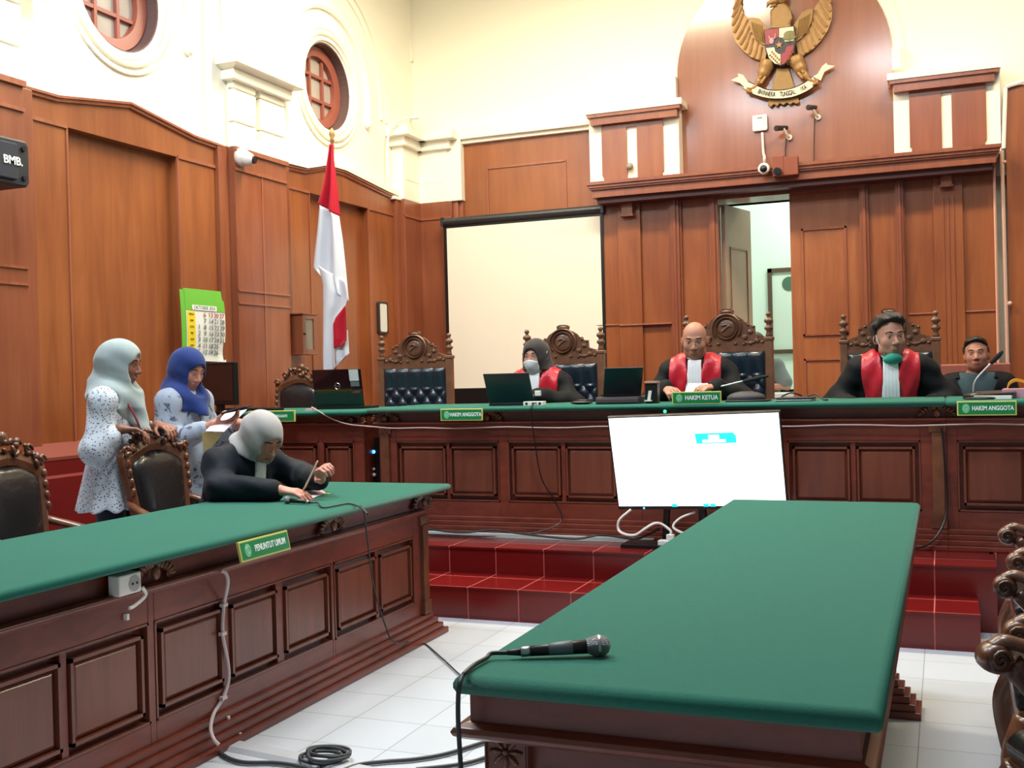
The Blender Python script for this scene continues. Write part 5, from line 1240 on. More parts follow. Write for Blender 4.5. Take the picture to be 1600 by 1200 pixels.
# loudspeaker
p = atx(46, 250, XP+.30); t = thing('wall_speaker', 'black wall loudspeaker at the left edge of the photo', 'speaker', (XP+.2, p.y-.2, p.z-.15))
zt_, zb_ = atx(30, 218, XP+.30).z, atx(30, 291, XP+.30).z
m = MB(); m.prism([(XP+.30, p.y-.56, zb_), (XP+.30, p.y-.02, zb_), (XP+.30, p.y, zb_+.03), (XP+.30, p.y, zt_-.03), (XP+.30, p.y-.02, zt_), (XP+.30, p.y-.56, zt_)], (-.22, 0, 0)); m.obj('cabinet', plain('black_speaker_cabinet', (34, 36, 42), .5), t, bevel=.012)
m = MB(); m.prism([(XP+.302, p.y-.53, zb_+.03), (XP+.302, p.y-.10, zb_+.03), (XP+.302, p.y-.075, (zb_+zt_)/2-.02), (XP+.302, p.y-.10, zt_-.03), (XP+.302, p.y-.53, zt_-.03)], (.015, 0, 0)); m.obj('grille', plain('speaker_grille', (40, 43, 52), .7, bump=.4, scale=60), t, bevel=.008)
m = MB()
for z in (zb_+.05, zt_-.05): m.cyl((XP+.29, p.y-.045, z), (XP+.312, p.y-.045, z), .017, .015)
m.obj('port', BLACK, t)
lettering('BMB.', .064, frame3((XP+.319, p.y-.135, (zb_+zt_)/2+.0), (0, 1, 0), (0, 0, 1)), WHITE, t, bold=.0015, sx=1.0)
m = MB(); m.box(XP, p.y-.35, zb_-.05, XP+.12, p.y-.30, zt_); m.obj('bracket', BLACK, t)

# calendar
def cal(u, v, d=0):
    a, b, c_, d_ = [atx(x, y, XF) for x, y in ((283, 450), (343, 456), (347, 566), (288, 563))]
    q = (a*(1-u)+b*u)*(1-v)+(d_*(1-u)+c_*u)*v; bul = .02+.022*math.sin(math.pi*min(1, v*1.1))*(.4+.6*u)+.03*(v > .86)*(u > .8)*(v-.86)/.14*3*(u-.8)
    return V((XF+bul+d, q.y, q.z))
GREENP = plain('green_print', (104, 178, 58), .5); YELP = plain('yellow_print', (234, 206, 40), .5); PAPER = plain('white_paper', (226, 226, 220), .7, var=.02); INK = plain('grey_ink', (96, 98, 104), .6)
m = MB(); m.grid(10, 20, lambda u, v: cal(u, v)); cl = m.obj('wall_calendar', PAPER, None, solid=.004); tag(cl, 'green-headed October wall calendar with big dates on the left wall', 'calendar')
m = MB(); m.grid(10, 8, lambda u, v: cal(u, v*.30, .004)); m.grid(1, 14, lambda u, v: cal(-.08+u*.09, .02+v*.8, -.012*(1-u)+.003)); m.obj('green_header', GREENP, cl, solid=.002)
m = MB(); m.grid(2, 10, lambda u, v: cal(.035+u*.19, .315+v*.56, .004)); m.obj('yellow_column', YELP, cl, solid=.002)
m = MB(); m.grid(6, 2, lambda u, v: cal(.16+u*.62, .225+v*.07, .007)); m.obj('month_strip', PAPER, cl, solid=.002)
def cal_text(s, u, v, size, mat, nm, sx=1.0):
    a, b = cal(u-.03, v, .008), cal(u+.03, v, .008); c2 = cal(u, v-.02, .008)
    return text_mesh(s, size, frame3(cal(u, v, .0085), b-a, c2-cal(u, v, .008)), .0008, sx=sx), nm, mat
def join_text(lst, name, mat, parent):
    b = bmesh.new()
    for me, _, mi in lst:
        if isinstance(mi, int): me.polygons.foreach_set('material_index', [mi]*len(me.polygons))
        b.from_mesh(me); bpy.data.meshes.remove(me)
    me = bpy.data.meshes.new(name); b.to_mesh(me); b.free(); link(name, me, mat, parent)
join_text([cal_text('OKTOBER 2024', .47, .26, .036, INK, '')], 'lettering', INK, cl)
days = ['MINGGU', 'SENIN', 'SELASA', 'RABU', 'KAMIS', 'JUMAT', 'SABTU']; rows = [['', '6', '13', '20', '27'], ['', '7', '14', '21', '28'], ['1', '8', '15', '22', '29'], ['2', '9', '16', '23', '30'], ['3', '10', '17', '24', '31'], ['4', '11', '18', '25', ''], ['5', '12', '19', '26', '']]
reds, greys, dn = [], [], []
for r_, row in enumerate(rows):
    v = .355+.087*r_; dn.append(cal_text(days[r_], .13, v, .020, INK, '', .7))
    for k, s in enumerate(row):
        if s: (reds if r_ == 0 else greys).append(cal_text(s, (.31, .46, .61, .755, .90)[k], v, .05, INK, '', 1.15))
join_text([(a_, b_, 0) for a_, b_, c_ in greys]+[(a_, b_, 1) for a_, b_, c_ in dn]+[(a_, b_, 2) for a_, b_, c_ in reds], 'lettering', [INK, plain('olive_ink', (120, 96, 20), .6), plain('red_ink', (170, 60, 70), .6)], cl)

# wooden wall cabinet, framed notice
a, b = atx(472, 490, XF+.16), atx(494, 553, XF+.16); y0 = a.y; y1 = b.y; z1, z0 = atx(483, 492, XF+.16).z, atx(483, 552, XF+.16).z
t = thing('wall_cabinet', 'small wooden wall cabinet with a glass-fronted door beside the flag', 'cabinet', (XF, (y0+y1)/2, z0))
m = MB(); m.box(XF, y0, z0, XF+.15, y1, z1); m.box(XF, y0-.015, z1, XF+.175, y1+.015, z1+.012); m.box(XF, y0-.01, z0-.012, XF+.17, y1+.01, z0); m.obj('body', PANEL2, t, bevel=.003)
m = MB(); f = .035
for q in ((y0, z0, y1, z0+f), (y0, z1-f, y1, z1), (y0, z0+f, y0+f, z1-f), (y1-f, z0+f, y1, z1-f)): m.box(XF+.151, q[0], q[1], XF+.165, q[2], q[3])
dr_ = m.obj('door', PANEL2, t); m = MB(); m.box(XF+.151, y0+f, z0+f, XF+.156, y1-f, z1-f); m.obj('glass', plain('dim_glass', (130, 122, 108), .2), dr_); m = MB(); m.ball((XF+.172, y0+.015, (z0+z1)/2), .01); m.obj('knob', BLACK, dr_)
a, b = atx(592, 471, XF+.03), atx(608, 522, XF+.03); t = thing('framed_notice', 'tall narrow white notice in a thin dark frame on the left wall near the corner', 'notice', (XF, (a.y+b.y)/2, b.z))
m = MB(); yc_, zc_ = (a.y+b.y)/2, (a.z+b.z)/2; hy, hz = abs(b.y-a.y)/2, abs(a.z-b.z)/2; rbox_(m, (XF, yc_, zc_), hy, hz, (.025, 0, 0), .02, (0, 1, 0)); m.obj('frame', DGREY, t)
m = MB(); rbox_(m, (XF+.02, yc_, zc_), hy-.03, hz-.02, (.008, 0, 0), .02, (0, 1, 0)); m.obj('sheet', PAPER, t)
m = MB(); p = atx(455, 486, XF+.02); m.box(XF, p.y-.03, p.z-.05, XF+.02, p.y+.02, p.z+.06); single(m, 'wall_switch', plain('pale_green_plastic', (196, 206, 150), .5), 'small pale green switch plate on the wall above the wooden cabinet', 'switch')

# cable ducts on the plaster
m = MB(); pts = [(XF+.035, y, z+.035) for y, z in bays[1]['h']]
m.rings([[(XF-.03, y, z+.012), (XF+.045, y, z+.012), (XF+.045, y, z+.055), (XF-.03, y, z+.055)] for y, z in bays[1]['h'][0:]]); single(m, 'cable_duct', PLASTER, 'cream cable duct following the top of the panelling below the second round window', 'duct')
m = MB(); P_ = [aty(636, 0, YW-.02), aty(640, 78, YW-.02)]; m.tube([(P_[0].x, YW-.015, P_[0].z+.6), (P_[1].x, YW-.015, P_[1].z)], .028, 8); q = P_[1]; m.box(q.x-.04, YW-.04, q.z-.13, q.x+.04, YW, q.z+.02)
m.tube([aty(640, 98, YW-.01), aty(642, 185, YW-.01)], .009, 6); single(m, 'cable_duct', PLASTER, 'cream cable duct running down the wall beside the room corner', 'duct')
m = MB(); P_ = [(642, 186), (625, 187), (610, 195), (607, 215), (608, 295)]; m.tube(spline([aty(642, 186, YW-.05), V((XP+.2, 9.9, 4.0)), V((XP+.08, 9.78, 3.97)), V((XW+.08, 9.74, 3.85)), V((XW+.05, 9.74, 3.4)), V((XW+.05, 9.78, 3.26))], 6), .013, 6); single(m, 'wall_conduit', PLASTER, 'thin cream conduit looping over the corner pier down to the panelling', 'conduit')
m = MB(); m.tube([aty(1553, 256, YP-.02), aty(1560, 572, YP-.02)], .012, 6); single(m, 'wall_conduit', plain('pinkish_duct', (214, 160, 140), .5), 'thin pale duct down the right edge of the wooden portal', 'conduit')
m = MB(); m.tube([aty(1565, 235, YB-.18), aty(1566, 260, YB-.18), aty(1575, 600, YB-.18)], .016, 6); p = aty(1578, 474, YB-.19); m.ball(p, .02); p = aty(1570, 253, YB-.19); m.ball(p, .015); single(m, 'wall_conduit', plain('pale_duct', (220, 176, 156), .5), 'pale pipe in the recess right of the wooden portal, above the seated man', 'conduit')
m = MB(); a, b = aty(1571, 135, YB-.17), aty(1568, 232, YB-.17); m.tube([(a.x+.6, YB-.17, a.z+.12), (a.x+.02, YB-.17, a.z), (a.x, YB-.17, a.z-.02), (b.x, YB-.17, b.z)], .018, 6); single(m, 'wall_conduit', PLASTER, 'cream duct framing the top corner of the right-hand wood panel', 'conduit')

# flag
YF = 7.9
t = thing('flag', 'red and white flag hanging furled on a pole in the corner', 'flag', (X_(521, 600, YF), YF, PZ))
xf = X_(521, 590, YF); pt_ = aty(519, 222, YF)
m = MB(); m.cyl((xf, YF, PZ), (pt_.x, YF, pt_.z), .016, .014, 12); m.lathe([(.14, 0), (.14, .03), (.05, .06), (.03, .1), (.018, .14)], Matrix.Translation((xf, YF, PZ))); m.obj('pole', plain('varnished_pole', (140, 80, 46), .4), t)
m = MB(); m.lathe([(.012, 0), (.02, .015), (.014, .03), (.026, .06), (.022, .085), (.004, .12)], Matrix.Translation(pt_)); m.obj('finial', GOLD, t, smooth=True)
def flag_part(name, rows, mat, dy=0, amp=.035, fr=3.2, nu=22, nv=40, ph=0):
    def fn(u, v):
        k = v*(len(rows)-1); i = min(int(k), len(rows)-2); q = k-i; A, B = rows[i], rows[i+1]
        L_ = [A[j]*(1-q)+B[j]*q for j in range(4)]; x = L_[0]*(1-u)+L_[2]*u; y = L_[1]*(1-u)+L_[3]*u
        p = aty(x, y, YF+dy); w_ = min(1, (L_[2]-L_[0])/26); return V((p.x, YF+dy-amp*w_*math.sin(fr*math.pi*u+ph+1.2*v)-.02, p.z))
    m = MB(); m.grid(nu, nv, fn); return m.obj(name, mat, t, smooth=True, solid=.004)
FW = fabric('white_flag_cloth', (214, 218, 226), .8, .1, var=.03, fold=.03); FR = fabric('red_flag_cloth', (186, 24, 46), .75, .15, var=.06, fold=.05)
flag_part('red_field', [(517, 226, 522, 226), (514, 250, 523, 250), (509, 290, 527, 295), (502, 320, 530, 338)], FR)
flag_part('white_field', [(502, 320, 530, 338), (499, 360, 535, 375), (495, 400, 539, 415), (494, 419, 541, 440), (506, 432, 543, 462), (512, 440, 544, 470)], FW)
flag_part('white_fold', [(500, 415, 541, 440), (507, 445, 545, 468), (508, 475, 541, 482), (508, 500, 530, 495), (508, 520, 526, 512), (508, 560, 526, 550), (509, 592, 527, 574)], FW, dy=-.035, amp=.02, fr=2)
flag_part('white_edge', [(526, 546, 545, 515), (527, 556, 546, 535), (528, 566, 547, 553), (526, 574, 530, 570)], FW, dy=-.02, amp=.01)
flag_part('red_corner', [(541, 478, 542, 480), (527, 496, 543, 500), (523, 507, 544, 520), (524, 530, 544, 532), (524, 544, 537, 540)], FR, dy=-.05, amp=.012, fr=2)

# picture in the back room
t = thing('framed_certificate', 'framed certificate with a green seal on the back-room wall, seen through the doorway', 'picture', (X_(1225, 480, 13.36), 13.4, 1.0))
a, b = aty(1199, 420, 13.36), aty(1275, 551, 13.36)
m = MB(); f = .05
for q in ((a.x, b.z, b.x, b.z+f), (a.x, a.z-f, b.x, a.z), (a.x, b.z, a.x+f, a.z), (b.x-f, b.z, b.x, a.z)): m.box(q[0], 13.35, q[1], q[2], 13.4, q[3])
m.obj('frame', plain('dark_frame', (84, 66, 52), .4), t)
m = MB(); m.box(a.x+f, 13.38, b.z+f, b.x-f, 13.4, a.z-f); m.obj('sheet', plain('pale_green_sheet', (206, 222, 208), .6, var=.02), t)
m = MB(); p = aty(1233, 443, 13.36); m.cyl((p.x, 13.385, p.z), (p.x, 13.37, p.z), .085, None, 24); m.obj('seal', plain('green_seal', (70, 104, 84), .5), t)
# ---------------------------------------------------------------- things on the benches and tables
ZB_ = 1.155                                     # top of the judges' benches
PLG = plain('nameplate_green', (16, 128, 70), .4, var=.05); PLY = plain('nameplate_gold', (206, 204, 112), .4); PLS = plain('nameplate_seal', (122, 196, 150), .5); PLW = plain('nameplate_white', (232, 240, 236), .5)
def nameplate(label, body, M, w_, h_, size, sx=.8, standing=False):
    """M: centre of the front face, x along, y up"""
    t = bpy.data.objects.new('nameplate', None); COL.objects.link(t); t.location = M.translation; tag(t, label, 'nameplate', 'green nameplates')
    m = MB(); m.box(-w_/2, -h_/2, -.012, w_/2, h_/2, 0, M); m.obj('board', PLY, t, bevel=.002)
    m = MB(); e = .007; m.box(-w_/2+e, -h_/2+e, -.002, w_/2-e, h_/2-e, .0015, M); m.obj('green_field', PLG, t)
    m = MB(); m.rings([[M @ V((-w_/2+.045+.019*math.cos(k*math.pi/12), .024*h_/.075*math.sin(k*math.pi/12), z)) for k in range(24)] for z in (.001, .003)]); m.arc(M @ V((-w_/2+.045, 0, .003)), .012, M.to_3x3() @ V((1, 0, 0)), M.to_3x3() @ V((0, 1, 0)), 0, 6.283, [(-.002, 0), (0, .002), (.002, 0)], 16, True); m.obj('seal', PLS, t)
    lettering(body, size, M @ Matrix.Translation((.03, 0, .002)), PLW, t, bold=size*.028, depth=.0008, sx=sx)
    if standing:
        m = MB(); m.box(-w_/2+.02, -h_/2, -.05, w_/2-.02, -h_/2+.006, -.012, M); m.obj('foot', PLY, t)
    return t
def bplate(px0, py0, px1, py1, Y): a, b = aty(px0, py0, Y), aty(px1, py1, Y); return frame3((a+b)/2, (1, 0, .0), (0, 0, 1)), abs(b.x-a.x), abs(a.z-b.z)
YPL = 6.318
for px, lb, tx, sz, sx in (((688, 639, 754, 657), 'green HAKIM ANGGOTA nameplate hanging below the woman judge\'s laptop', 'HAKIM ANGGOTA', .034, .78), ((1495, 628, 1589, 648), 'green HAKIM ANGGOTA nameplate at the right edge, in front of the man in black', 'HAKIM ANGGOTA', .034, .72),
        ((388, 641, 461, 660), 'green PANITERA PENGGANTI nameplate on the clerk bench, half hidden by the grey hijab', 'PANITERA PENGGANTI', .026, .74)):
    M, w_, h_ = bplate(*px, YPL); nameplate(lb, tx, M, max(w_, .29), .078, sz, sx)
M, w_, h_ = bplate(1050, 618, 1127, 637, 6.36); M.translation.z = ZB_+.036; nameplate('green HAKIM KETUA nameplate standing in front of the bald judge', 'HAKIM KETUA', M, .295, .075, .037, .82, True)
a, b = atx(377, 861, -2.43), atx(450, 842, -2.43); M = frame3(((a+b)/2)+V((0, 0, -.004)), (0, 1, 0), (-.22, 0, 1)); nameplate('green PENUNTUT UMUM nameplate on the edge of the prosecutor\'s table', 'PENUNTUT UMUM', M, .32, .078, .034, .70)

# laptops
def laptop(label, p0, p1, z, lidh, tilt, mat, logo=None, sticker=False, deep=.22, yaw=0):
    """p0,p1: ends of the hinge seen from the front (screen turned away from us)"""
    p0, p1 = V(p0), V(p1); c = (p0+p1)/2; ex = (p1-p0).normalized(); w_ = (p1-p0).length/2; ey = V((-ex.y, ex.x, 0))
    t = thing('laptop', label, 'laptop', (c.x, c.y, z))
    B = Matrix(((ex.x, ey.x, 0, c.x), (ex.y, ey.y, 0, c.y), (0, 0, 1, z), (0, 0, 0, 1)))
    m = MB(); m.box(-w_, 0, 0, w_, deep, .018, B); m.obj('base', BLACK, t, bevel=.003)
    m = MB(); m.box(-w_+.02, .05, .017, w_-.02, deep-.08, .020, B); m.obj('keyboard', DGREY, t)
    T = B @ Matrix.Translation((0, .005, .018)) @ Matrix.Rotation(tilt, 4, 'X')
    m = MB(); m.box(-w_, -.004, 0, w_, .004, lidh, T); ld = m.obj('lid', mat, t, bevel=.004)
    m = MB(); m.box(-w_+.012, .0035, .014, w_-.012, .0048, lidh-.012, T); m.obj('screen', BLACK, ld)
    if logo:
        m = MB(); m.arc(T @ V((0, -.0045, lidh*.55)), .022, ex, T.to_3x3() @ V((0, 0, 1)), 0, 6.283, [(-.002, 0), (0, .002), (.002, 0)], 24, True); m.obj('logo_ring', CHROME, ld)
        lettering(logo, .018, T @ Matrix.Translation((0, -.0055, lidh*.55)) @ Matrix.Rotation(math.pi/2, 4, 'X'), CHROME, ld, depth=.0005)
    if sticker:
        m = MB(); m.box(w_-.095, -.0058, lidh-.085, w_-.02, -.004, lidh-.005, T); m.obj('white_sticker', plain('white_sticker', (196, 206, 204), .5), ld)
        m = MB(); m.box(w_-.09, -.0056, lidh-.125, w_-.02, -.004, lidh-.09, T); m.obj('grey_sticker', plain('grey_sticker', (96, 108, 110), .5), ld)
    return t
GLB = plain('glossy_black_lid', (10, 12, 16), .12, var=.05, coat=.6); TEAL = plain('dark_teal_lid', (20, 42, 48), .35)
LY = 6.72
laptop('glossy black laptop with a white corner sticker on the clerk bench', aty(493, 634, LY), aty(569, 634, LY), ZB_-.012, .27, .16, GLB, 'DELL', True)
laptop('dark teal laptop open in front of the judge in the white mask', aty(764, 630, 6.55), aty(835, 630, 6.55), ZB_, .215, .45, TEAL)
p0 = aty(936, 615, 6.75); m = MB(); a, b = aty(936, 618, 6.6), aty(1003, 618, 6.6); m.box(a.x, 6.52, ZB_, b.x, 6.80, ZB_+.045); m.box(a.x+.005, 6.515, ZB_+.008, b.x-.005, 6.53, ZB_+.036); single(m, 'flat_box', plain('grey_brown_box', (74, 62, 66), .5), 'flat dark box under the tilted laptop beside the bald judge', 'box', bevel=.004)
laptop('dark laptop resting on a flat box between the woman judge and the bald judge', V((a.x+.04, 6.56, 0)), V((b.x-.02, 6.66, 0)), ZB_+.045, .20, .6, TEAL, deep=.12)
t = thing('card_reader', 'upright black device with a white strip, left of the bald judge', 'device', aty(1020, 625, 6.6)); a, b = aty(1010, 625, 6.6), aty(1029, 625, 6.6)
m = MB(); m.box(a.x, 6.57, ZB_, b.x, 6.64, ZB_+.135); m.obj('body', BLACK, t, bevel=.006); m = MB(); m.box(a.x, 6.562, ZB_+.127, b.x, 6.645, ZB_+.14); m.obj('lid', plain('pinkish_trim', (200, 150, 130), .4), t)
m = MB(); m.prism([(a.x+.015, 6.568, ZB_+.02), (a.x+.035, 6.568, ZB_+.02), (a.x+.045, 6.568, ZB_+.08), (a.x+.025, 6.568, ZB_+.08)], (0, -.006, 0)); m.box(a.x, 6.55, ZB_+.014, a.x+.045, 6.57, ZB_+.022); m.obj('white_strip', WHITE, t)
p = aty(905, 627, 6.55); m = MB(); m.ball((p.x, 6.6, ZB_+.012), (.075, .05, .013)); m.ball((p.x+.01, 6.6, ZB_+.024), (.05, .035, .008)); single(m, 'phone_pouch', BLACK, 'flat black pouch lying on the bench right of the woman judge\'s hand', 'pouch', smooth=True)
a, b = aty(820, 628, 6.45), aty(851, 628, 6.45); t = thing('power_strip', 'white power strip on the bench in front of the woman judge', 'power strip', (a.x, 6.45, ZB_))
m = MB(); m.box(a.x, 6.42, ZB_, b.x, 6.48, ZB_+.028); m.obj('body', WHITE, t, bevel=.003); m = MB()
for k in range(3): m.cyl((a.x+(b.x-a.x)*(k+.5)/3, 6.419, ZB_+.014), (a.x+(b.x-a.x)*(k+.5)/3, 6.4205, ZB_+.014), .009)
m.obj('socket', DGREY, t)
m = MB(); xw = X_(830, 640, 6.33); m.tube(spline([(xw, 6.43, ZB_+.02), (xw, 6.36, ZB_+.01), (xw, 6.325, ZB_-.03), (xw+.0, 6.37, .95), (xw+.03, 6.40, .7), (xw+.12, 6.40, .55), (xw+.16, 6.36, .42), (xw-.1, 6.27, PZ+.02), (xw-.6, 6.25, PZ+.012), (xw-1.05, 6.27, PZ+.012)], 6), .004, 6); single(m, 'power_cable', BLACK, 'dark cable dropping from the power strip down the bench front to the step', 'cable')
m = MB(); pp = aty(1108, 604, 6.9); m.box(X_(1135, 620, 6.62), 6.58, ZB_, X_(1200, 620, 6.62), 6.75, ZB_+.012); m.ball((X_(1167, 620, 6.7), 6.68, ZB_+.02), (.12, .09, .045)); single(m, 'document_bag', plain('dark_grey_bag', (48, 46, 54), .6), 'dark grey bag lying flat right of the bald judge', 'bag', smooth=True)
a, b = aty(1214, 622, 6.6), aty(1271, 622, 6.6); t = thing('laptop', 'closed silver laptop lying on the bench in front of the grey-shirted figure', 'laptop', ((a.x+b.x)/2, 6.6, ZB_))
m = MB(); m.box(a.x, 6.52, ZB_, b.x, 6.74, ZB_+.012); m.obj('base', CHROME, t, bevel=.003); m = MB(); m.box(a.x, 6.52, ZB_+.014, b.x, 6.74, ZB_+.024); m.obj('lid', DGREY, t, bevel=.003)
m = MB(); m.tube(spline([(b.x-.03, 6.6, ZB_+.03), (b.x+.02, 6.58, ZB_+.04), (b.x+.06, 6.55, ZB_+.01), (b.x+.09, 6.5, ZB_+.008)], 5), .005, 6); m.tube(spline([(a.x+.02, 6.66, ZB_+.028), (a.x+.08, 6.63, ZB_+.05), (a.x+.14, 6.66, ZB_+.03)], 5), .005, 6); single(m, 'coiled_wire', BLACK, 'short black wire lying on the closed silver laptop', 'wire')
def gooseneck(label, base, pts, foam, r=.006):
    t = thing('gooseneck_microphone', label, 'microphone', base, group='gooseneck microphones on the bench')
    m = MB(); m.lathe([(.001, 0), (.055, 0), (.055, .02), (.04, .03), (.012, .034)], Matrix.Translation(base)); m.obj('base', BLACK, t, smooth=False)
    m = MB(); m.tube(spline(pts, 6), r, 8); m.obj('stem', plain('steel_stem', (190, 190, 196), .35, metal=.6), t, smooth=True)
    m = MB(); m.tube(foam, [.010, .0135, .0145, .0145, .012, .006], 10); m.obj('foam_cap', plain('foam', (26, 26, 28), .9), t, smooth=True)
YG = 6.95
P_ = [V((X_(1092, 622, YG), YG, ZB_)), ]
gooseneck('gooseneck microphone with silver stem slanting in front of the bald judge', P_[0], [P_[0]+V((0, 0, .03)), aty(1110, 608, YG), aty(1135, 602, YG), aty(1163, 595, YG)], [aty(1161+q*8, 596-q*1.75, YG) for q in range(6)])
YG = 6.62
b0 = V((X_(1521, 622, YG), YG, ZB_)); gooseneck('gooseneck microphone with grey stem in front of the man in the black jacket', b0, [b0+V((0, 0, .03)), aty(1522, 600, YG), aty(1529, 588, YG), aty(1549, 567, YG)], [aty(1548+q*3.8, 568-q*3.9, YG) for q in range(6)], .005)
a, b = aty(1521, 618, 6.55), aty(1588, 618, 6.55)
m = MB(); m.prism([(a.x, 6.52, ZB_), (b.x-.03, 6.45, ZB_), (b.x, 6.74, ZB_), (a.x+.03, 6.78, ZB_)], (0, 0, .018)); single(m, 'paper_stack', PAPER, 'stack of white papers on the bench in front of the man in black', 'papers')
m = MB(); m.prism([(a.x+.0, 6.56, ZB_+.02), (b.x-.01, 6.50, ZB_+.03), (b.x+.02, 6.78, ZB_+.04), (a.x+.02, 6.82, ZB_+.032)], (0, 0, .004)); single(m, 'document_folder', DGREY, 'dark folder lying open on top of the white paper stack', 'folder')
m = MB(); m.ball((X_(1530, 622, 6.45), 6.45, ZB_+.006), (.085, .05, .01)); single(m, 'cloth_pouch', BLACK, 'black cloth pouch on the bench edge above the right HAKIM ANGGOTA nameplate', 'pouch', smooth=True)
p = aty(1572, 612, 6.75); m = MB(); q = [aty(x, y, 6.75) for x, y in ((1573, 612), (1576, 601), (1583, 595), (1592, 594), (1606, 599), (1622, 612))]; S_ = spline(q, 5); m.rings([[c+V((0, -.03, .009)), c+V((0, .03, .009)), c+V((0, .03, -.009)), c+V((0, -.03, -.009))] for c in S_]); single(m, 'bag_handle', plain('mustard_strap', (206, 150, 40), .6), 'mustard yellow arched strap on the bench at the right edge', 'strap')
m = MB(); p = aty(1592, 612, 6.7); m.prism([(p.x-.09, 6.62, ZB_), (p.x+.2, 6.62, ZB_), (p.x+.2, 6.8, ZB_), (p.x-.07, 6.8, ZB_)], (0, 0, .05)); single(m, 'pink_document', plain('pink_paper', (214, 160, 176), .7), 'pink document bundle under the yellow strap at the right edge', 'papers')
# monitor, keyboard, tower at the clerk bench
p0, p1 = aty(318, 640, 6.44), aty(371, 640, 6.36); t = thing('monitor', 'black computer monitor behind the woman in the blue hijab', 'monitor', ((p0.x+p1.x)/2, 6.7, ZB_-.012))
ex = (p1-p0); ex.z = 0; ex.normalize(); c = (p0+p1)/2; zt_ = aty(350, 566, 6.4).z; B = Matrix(((ex.x, -ex.y, 0, c.x), (ex.y, ex.x, 0, c.y), (0, 0, 1, ZB_-.012), (0, 0, 0, 1))); hw = (V((p1.x, p1.y))-V((p0.x, p0.y))).length/2
m = MB(); m.box(-hw, -.02, .05, hw, .02, zt_-ZB_+.012, B); m.obj('housing', BLACK, t, bevel=.006); m = MB(); m.box(-hw+.02, -.022, .08, hw-.02, -.019, zt_-ZB_-.01, B); m.obj('screen', plain('dark_screen', (40, 24, 24), .2, coat=.5), t)
m = MB(); m.box(-.03, -.01, .0, .03, .02, .06, B); m.box(-.12, -.08, 0, .12, .08, .012, B); m.obj('stand', BLACK, t)
a, b = aty(352, 637, 6.52), aty(434, 637, 6.52); t = thing('keyboard', 'black keyboard on the clerk bench beside the PANITERA nameplate', 'keyboard', ((a.x+b.x)/2, 6.52, ZB_-.012)); m = MB(); m.box(max(a.x, -4.93), 6.46, ZB_-.012, b.x, 6.60, ZB_+.008); m.obj('body', BLACK, t, bevel=.004)
m = MB()
for r_ in range(4):
    for k in range(12): m.box(max(a.x, -4.93)+.012+k*.034, 6.472+r_*.03, ZB_+.007, max(a.x, -4.93)+.040+k*.034, 6.496+r_*.03, ZB_+.012)
m.obj('keys', DGREY, t)
t = thing('computer_tower', 'black computer tower with a blue light in the gap between the benches', 'computer', (-3.61, 6.7, PZ))
m = MB(); m.box(-3.665, 6.56, PZ, -3.57, 6.95, PZ+.62); m.obj('case', BLACK, t, bevel=.004); m = MB(); p = aty(583, 706, 6.55); m.ball((p.x, 6.557, p.z), .012); m.obj('power_light', plain('blue_led', (60, 150, 255), .3, emit=(70, 160, 255), estr=6), t)
m = MB(); m.box(p.x-.045, 6.545, p.z-.06, p.x-.01, 6.56, p.z-.01); m.ball((p.x, 6.556, p.z-.12), .010); m.ball((p.x, 6.556, p.z-.16), .014); m.obj('white_label', WHITE, t)
# white cable along the bench moulding
zc_ = ZF_+PZ-.028
m = MB(); P_ = [aty(487, 636, 6.4), aty(497, 642, 6.33), aty(520, 655, 6.37), aty(545, 663, 6.37), aty(575, 666, 6.38), V((-3.42, 6.385, zc_))]
P_ += [V((x, 6.386, zc_+.004*math.sin(x*9))) for x in [-3.2+.2*i for i in range(22)]]
m.tube(spline(P_, 4), .0042, 6); p = aty(486, 636, 6.4); m.box(p.x-.03, 6.37, ZB_-.012, p.x+.03, 6.42, ZB_+.004); single(m, 'white_cable', plain('greyish_cable', (200, 180, 172), .5), 'thin white cable from the black laptop along the moulding of the judges\' bench', 'cable')

p = aty(1039, 643, 6.32); m = MB(); m.ball(p, .010); single(m, 'indicator_light', plain('green_led', (40, 220, 150), .3, emit=(50, 230, 160), estr=2.5), 'tiny green indicator light on the bench edge left of the HAKIM KETUA nameplate', 'light')
# television
bl, br, tl, tr_ = aty(964, 793, 6.13), aty(1228, 788, 6.13), aty(954, 652, 6.0), aty(1217, 647, 6.0)
t = thing('television', 'glowing white flat television leaning on the step in front of the bench', 'television', ((bl.x+br.x)/2, 6.15, PZ))
ex = ((br-bl)+(tr_-tl)).normalized(); ey = ((tl-bl)+(tr_-br)).normalized(); c = (bl+br+tl+tr_)/4; hw = ((br-bl).length+(tr_-tl).length)/4; hh = ((tl-bl).length+(tr_-br).length)/4
M = frame3(c, ex, ey)
m = MB(); m.box(-hw-.008, -hh-.022, -.04, hw+.008, hh+.008, -.002, M); m.obj('housing', BLACK, t, bevel=.004)
m = MB(); m.box(-hw, -hh, -.003, hw, hh, .0, M); scn = m.obj('screen', plain('lit_screen', (240, 246, 255), .3, emit=(244, 248, 255), estr=1.9), t)
CY = plain('lit_cyan', (30, 214, 214), .3, emit=(20, 222, 222), estr=1.25)
m = MB(); x0, x1, z0, z1 = hw*(1090-954)/(1217-954)*2-hw, hw*(1151-954)/(1217-954)*2-hw, hh-.165, hh-.105
m.prism([M @ V(q) for q in ((x0-.006, z1, .0005), (x1-.012, z1, .0005), (x1-.008, z1-.012, .0005), (x1, z1-.014, .0005), (x1, z0, .0005), (x0, z0, .0005))], M.to_3x3() @ V((0, 0, .001))); m.obj('cyan_banner', CY, scn)
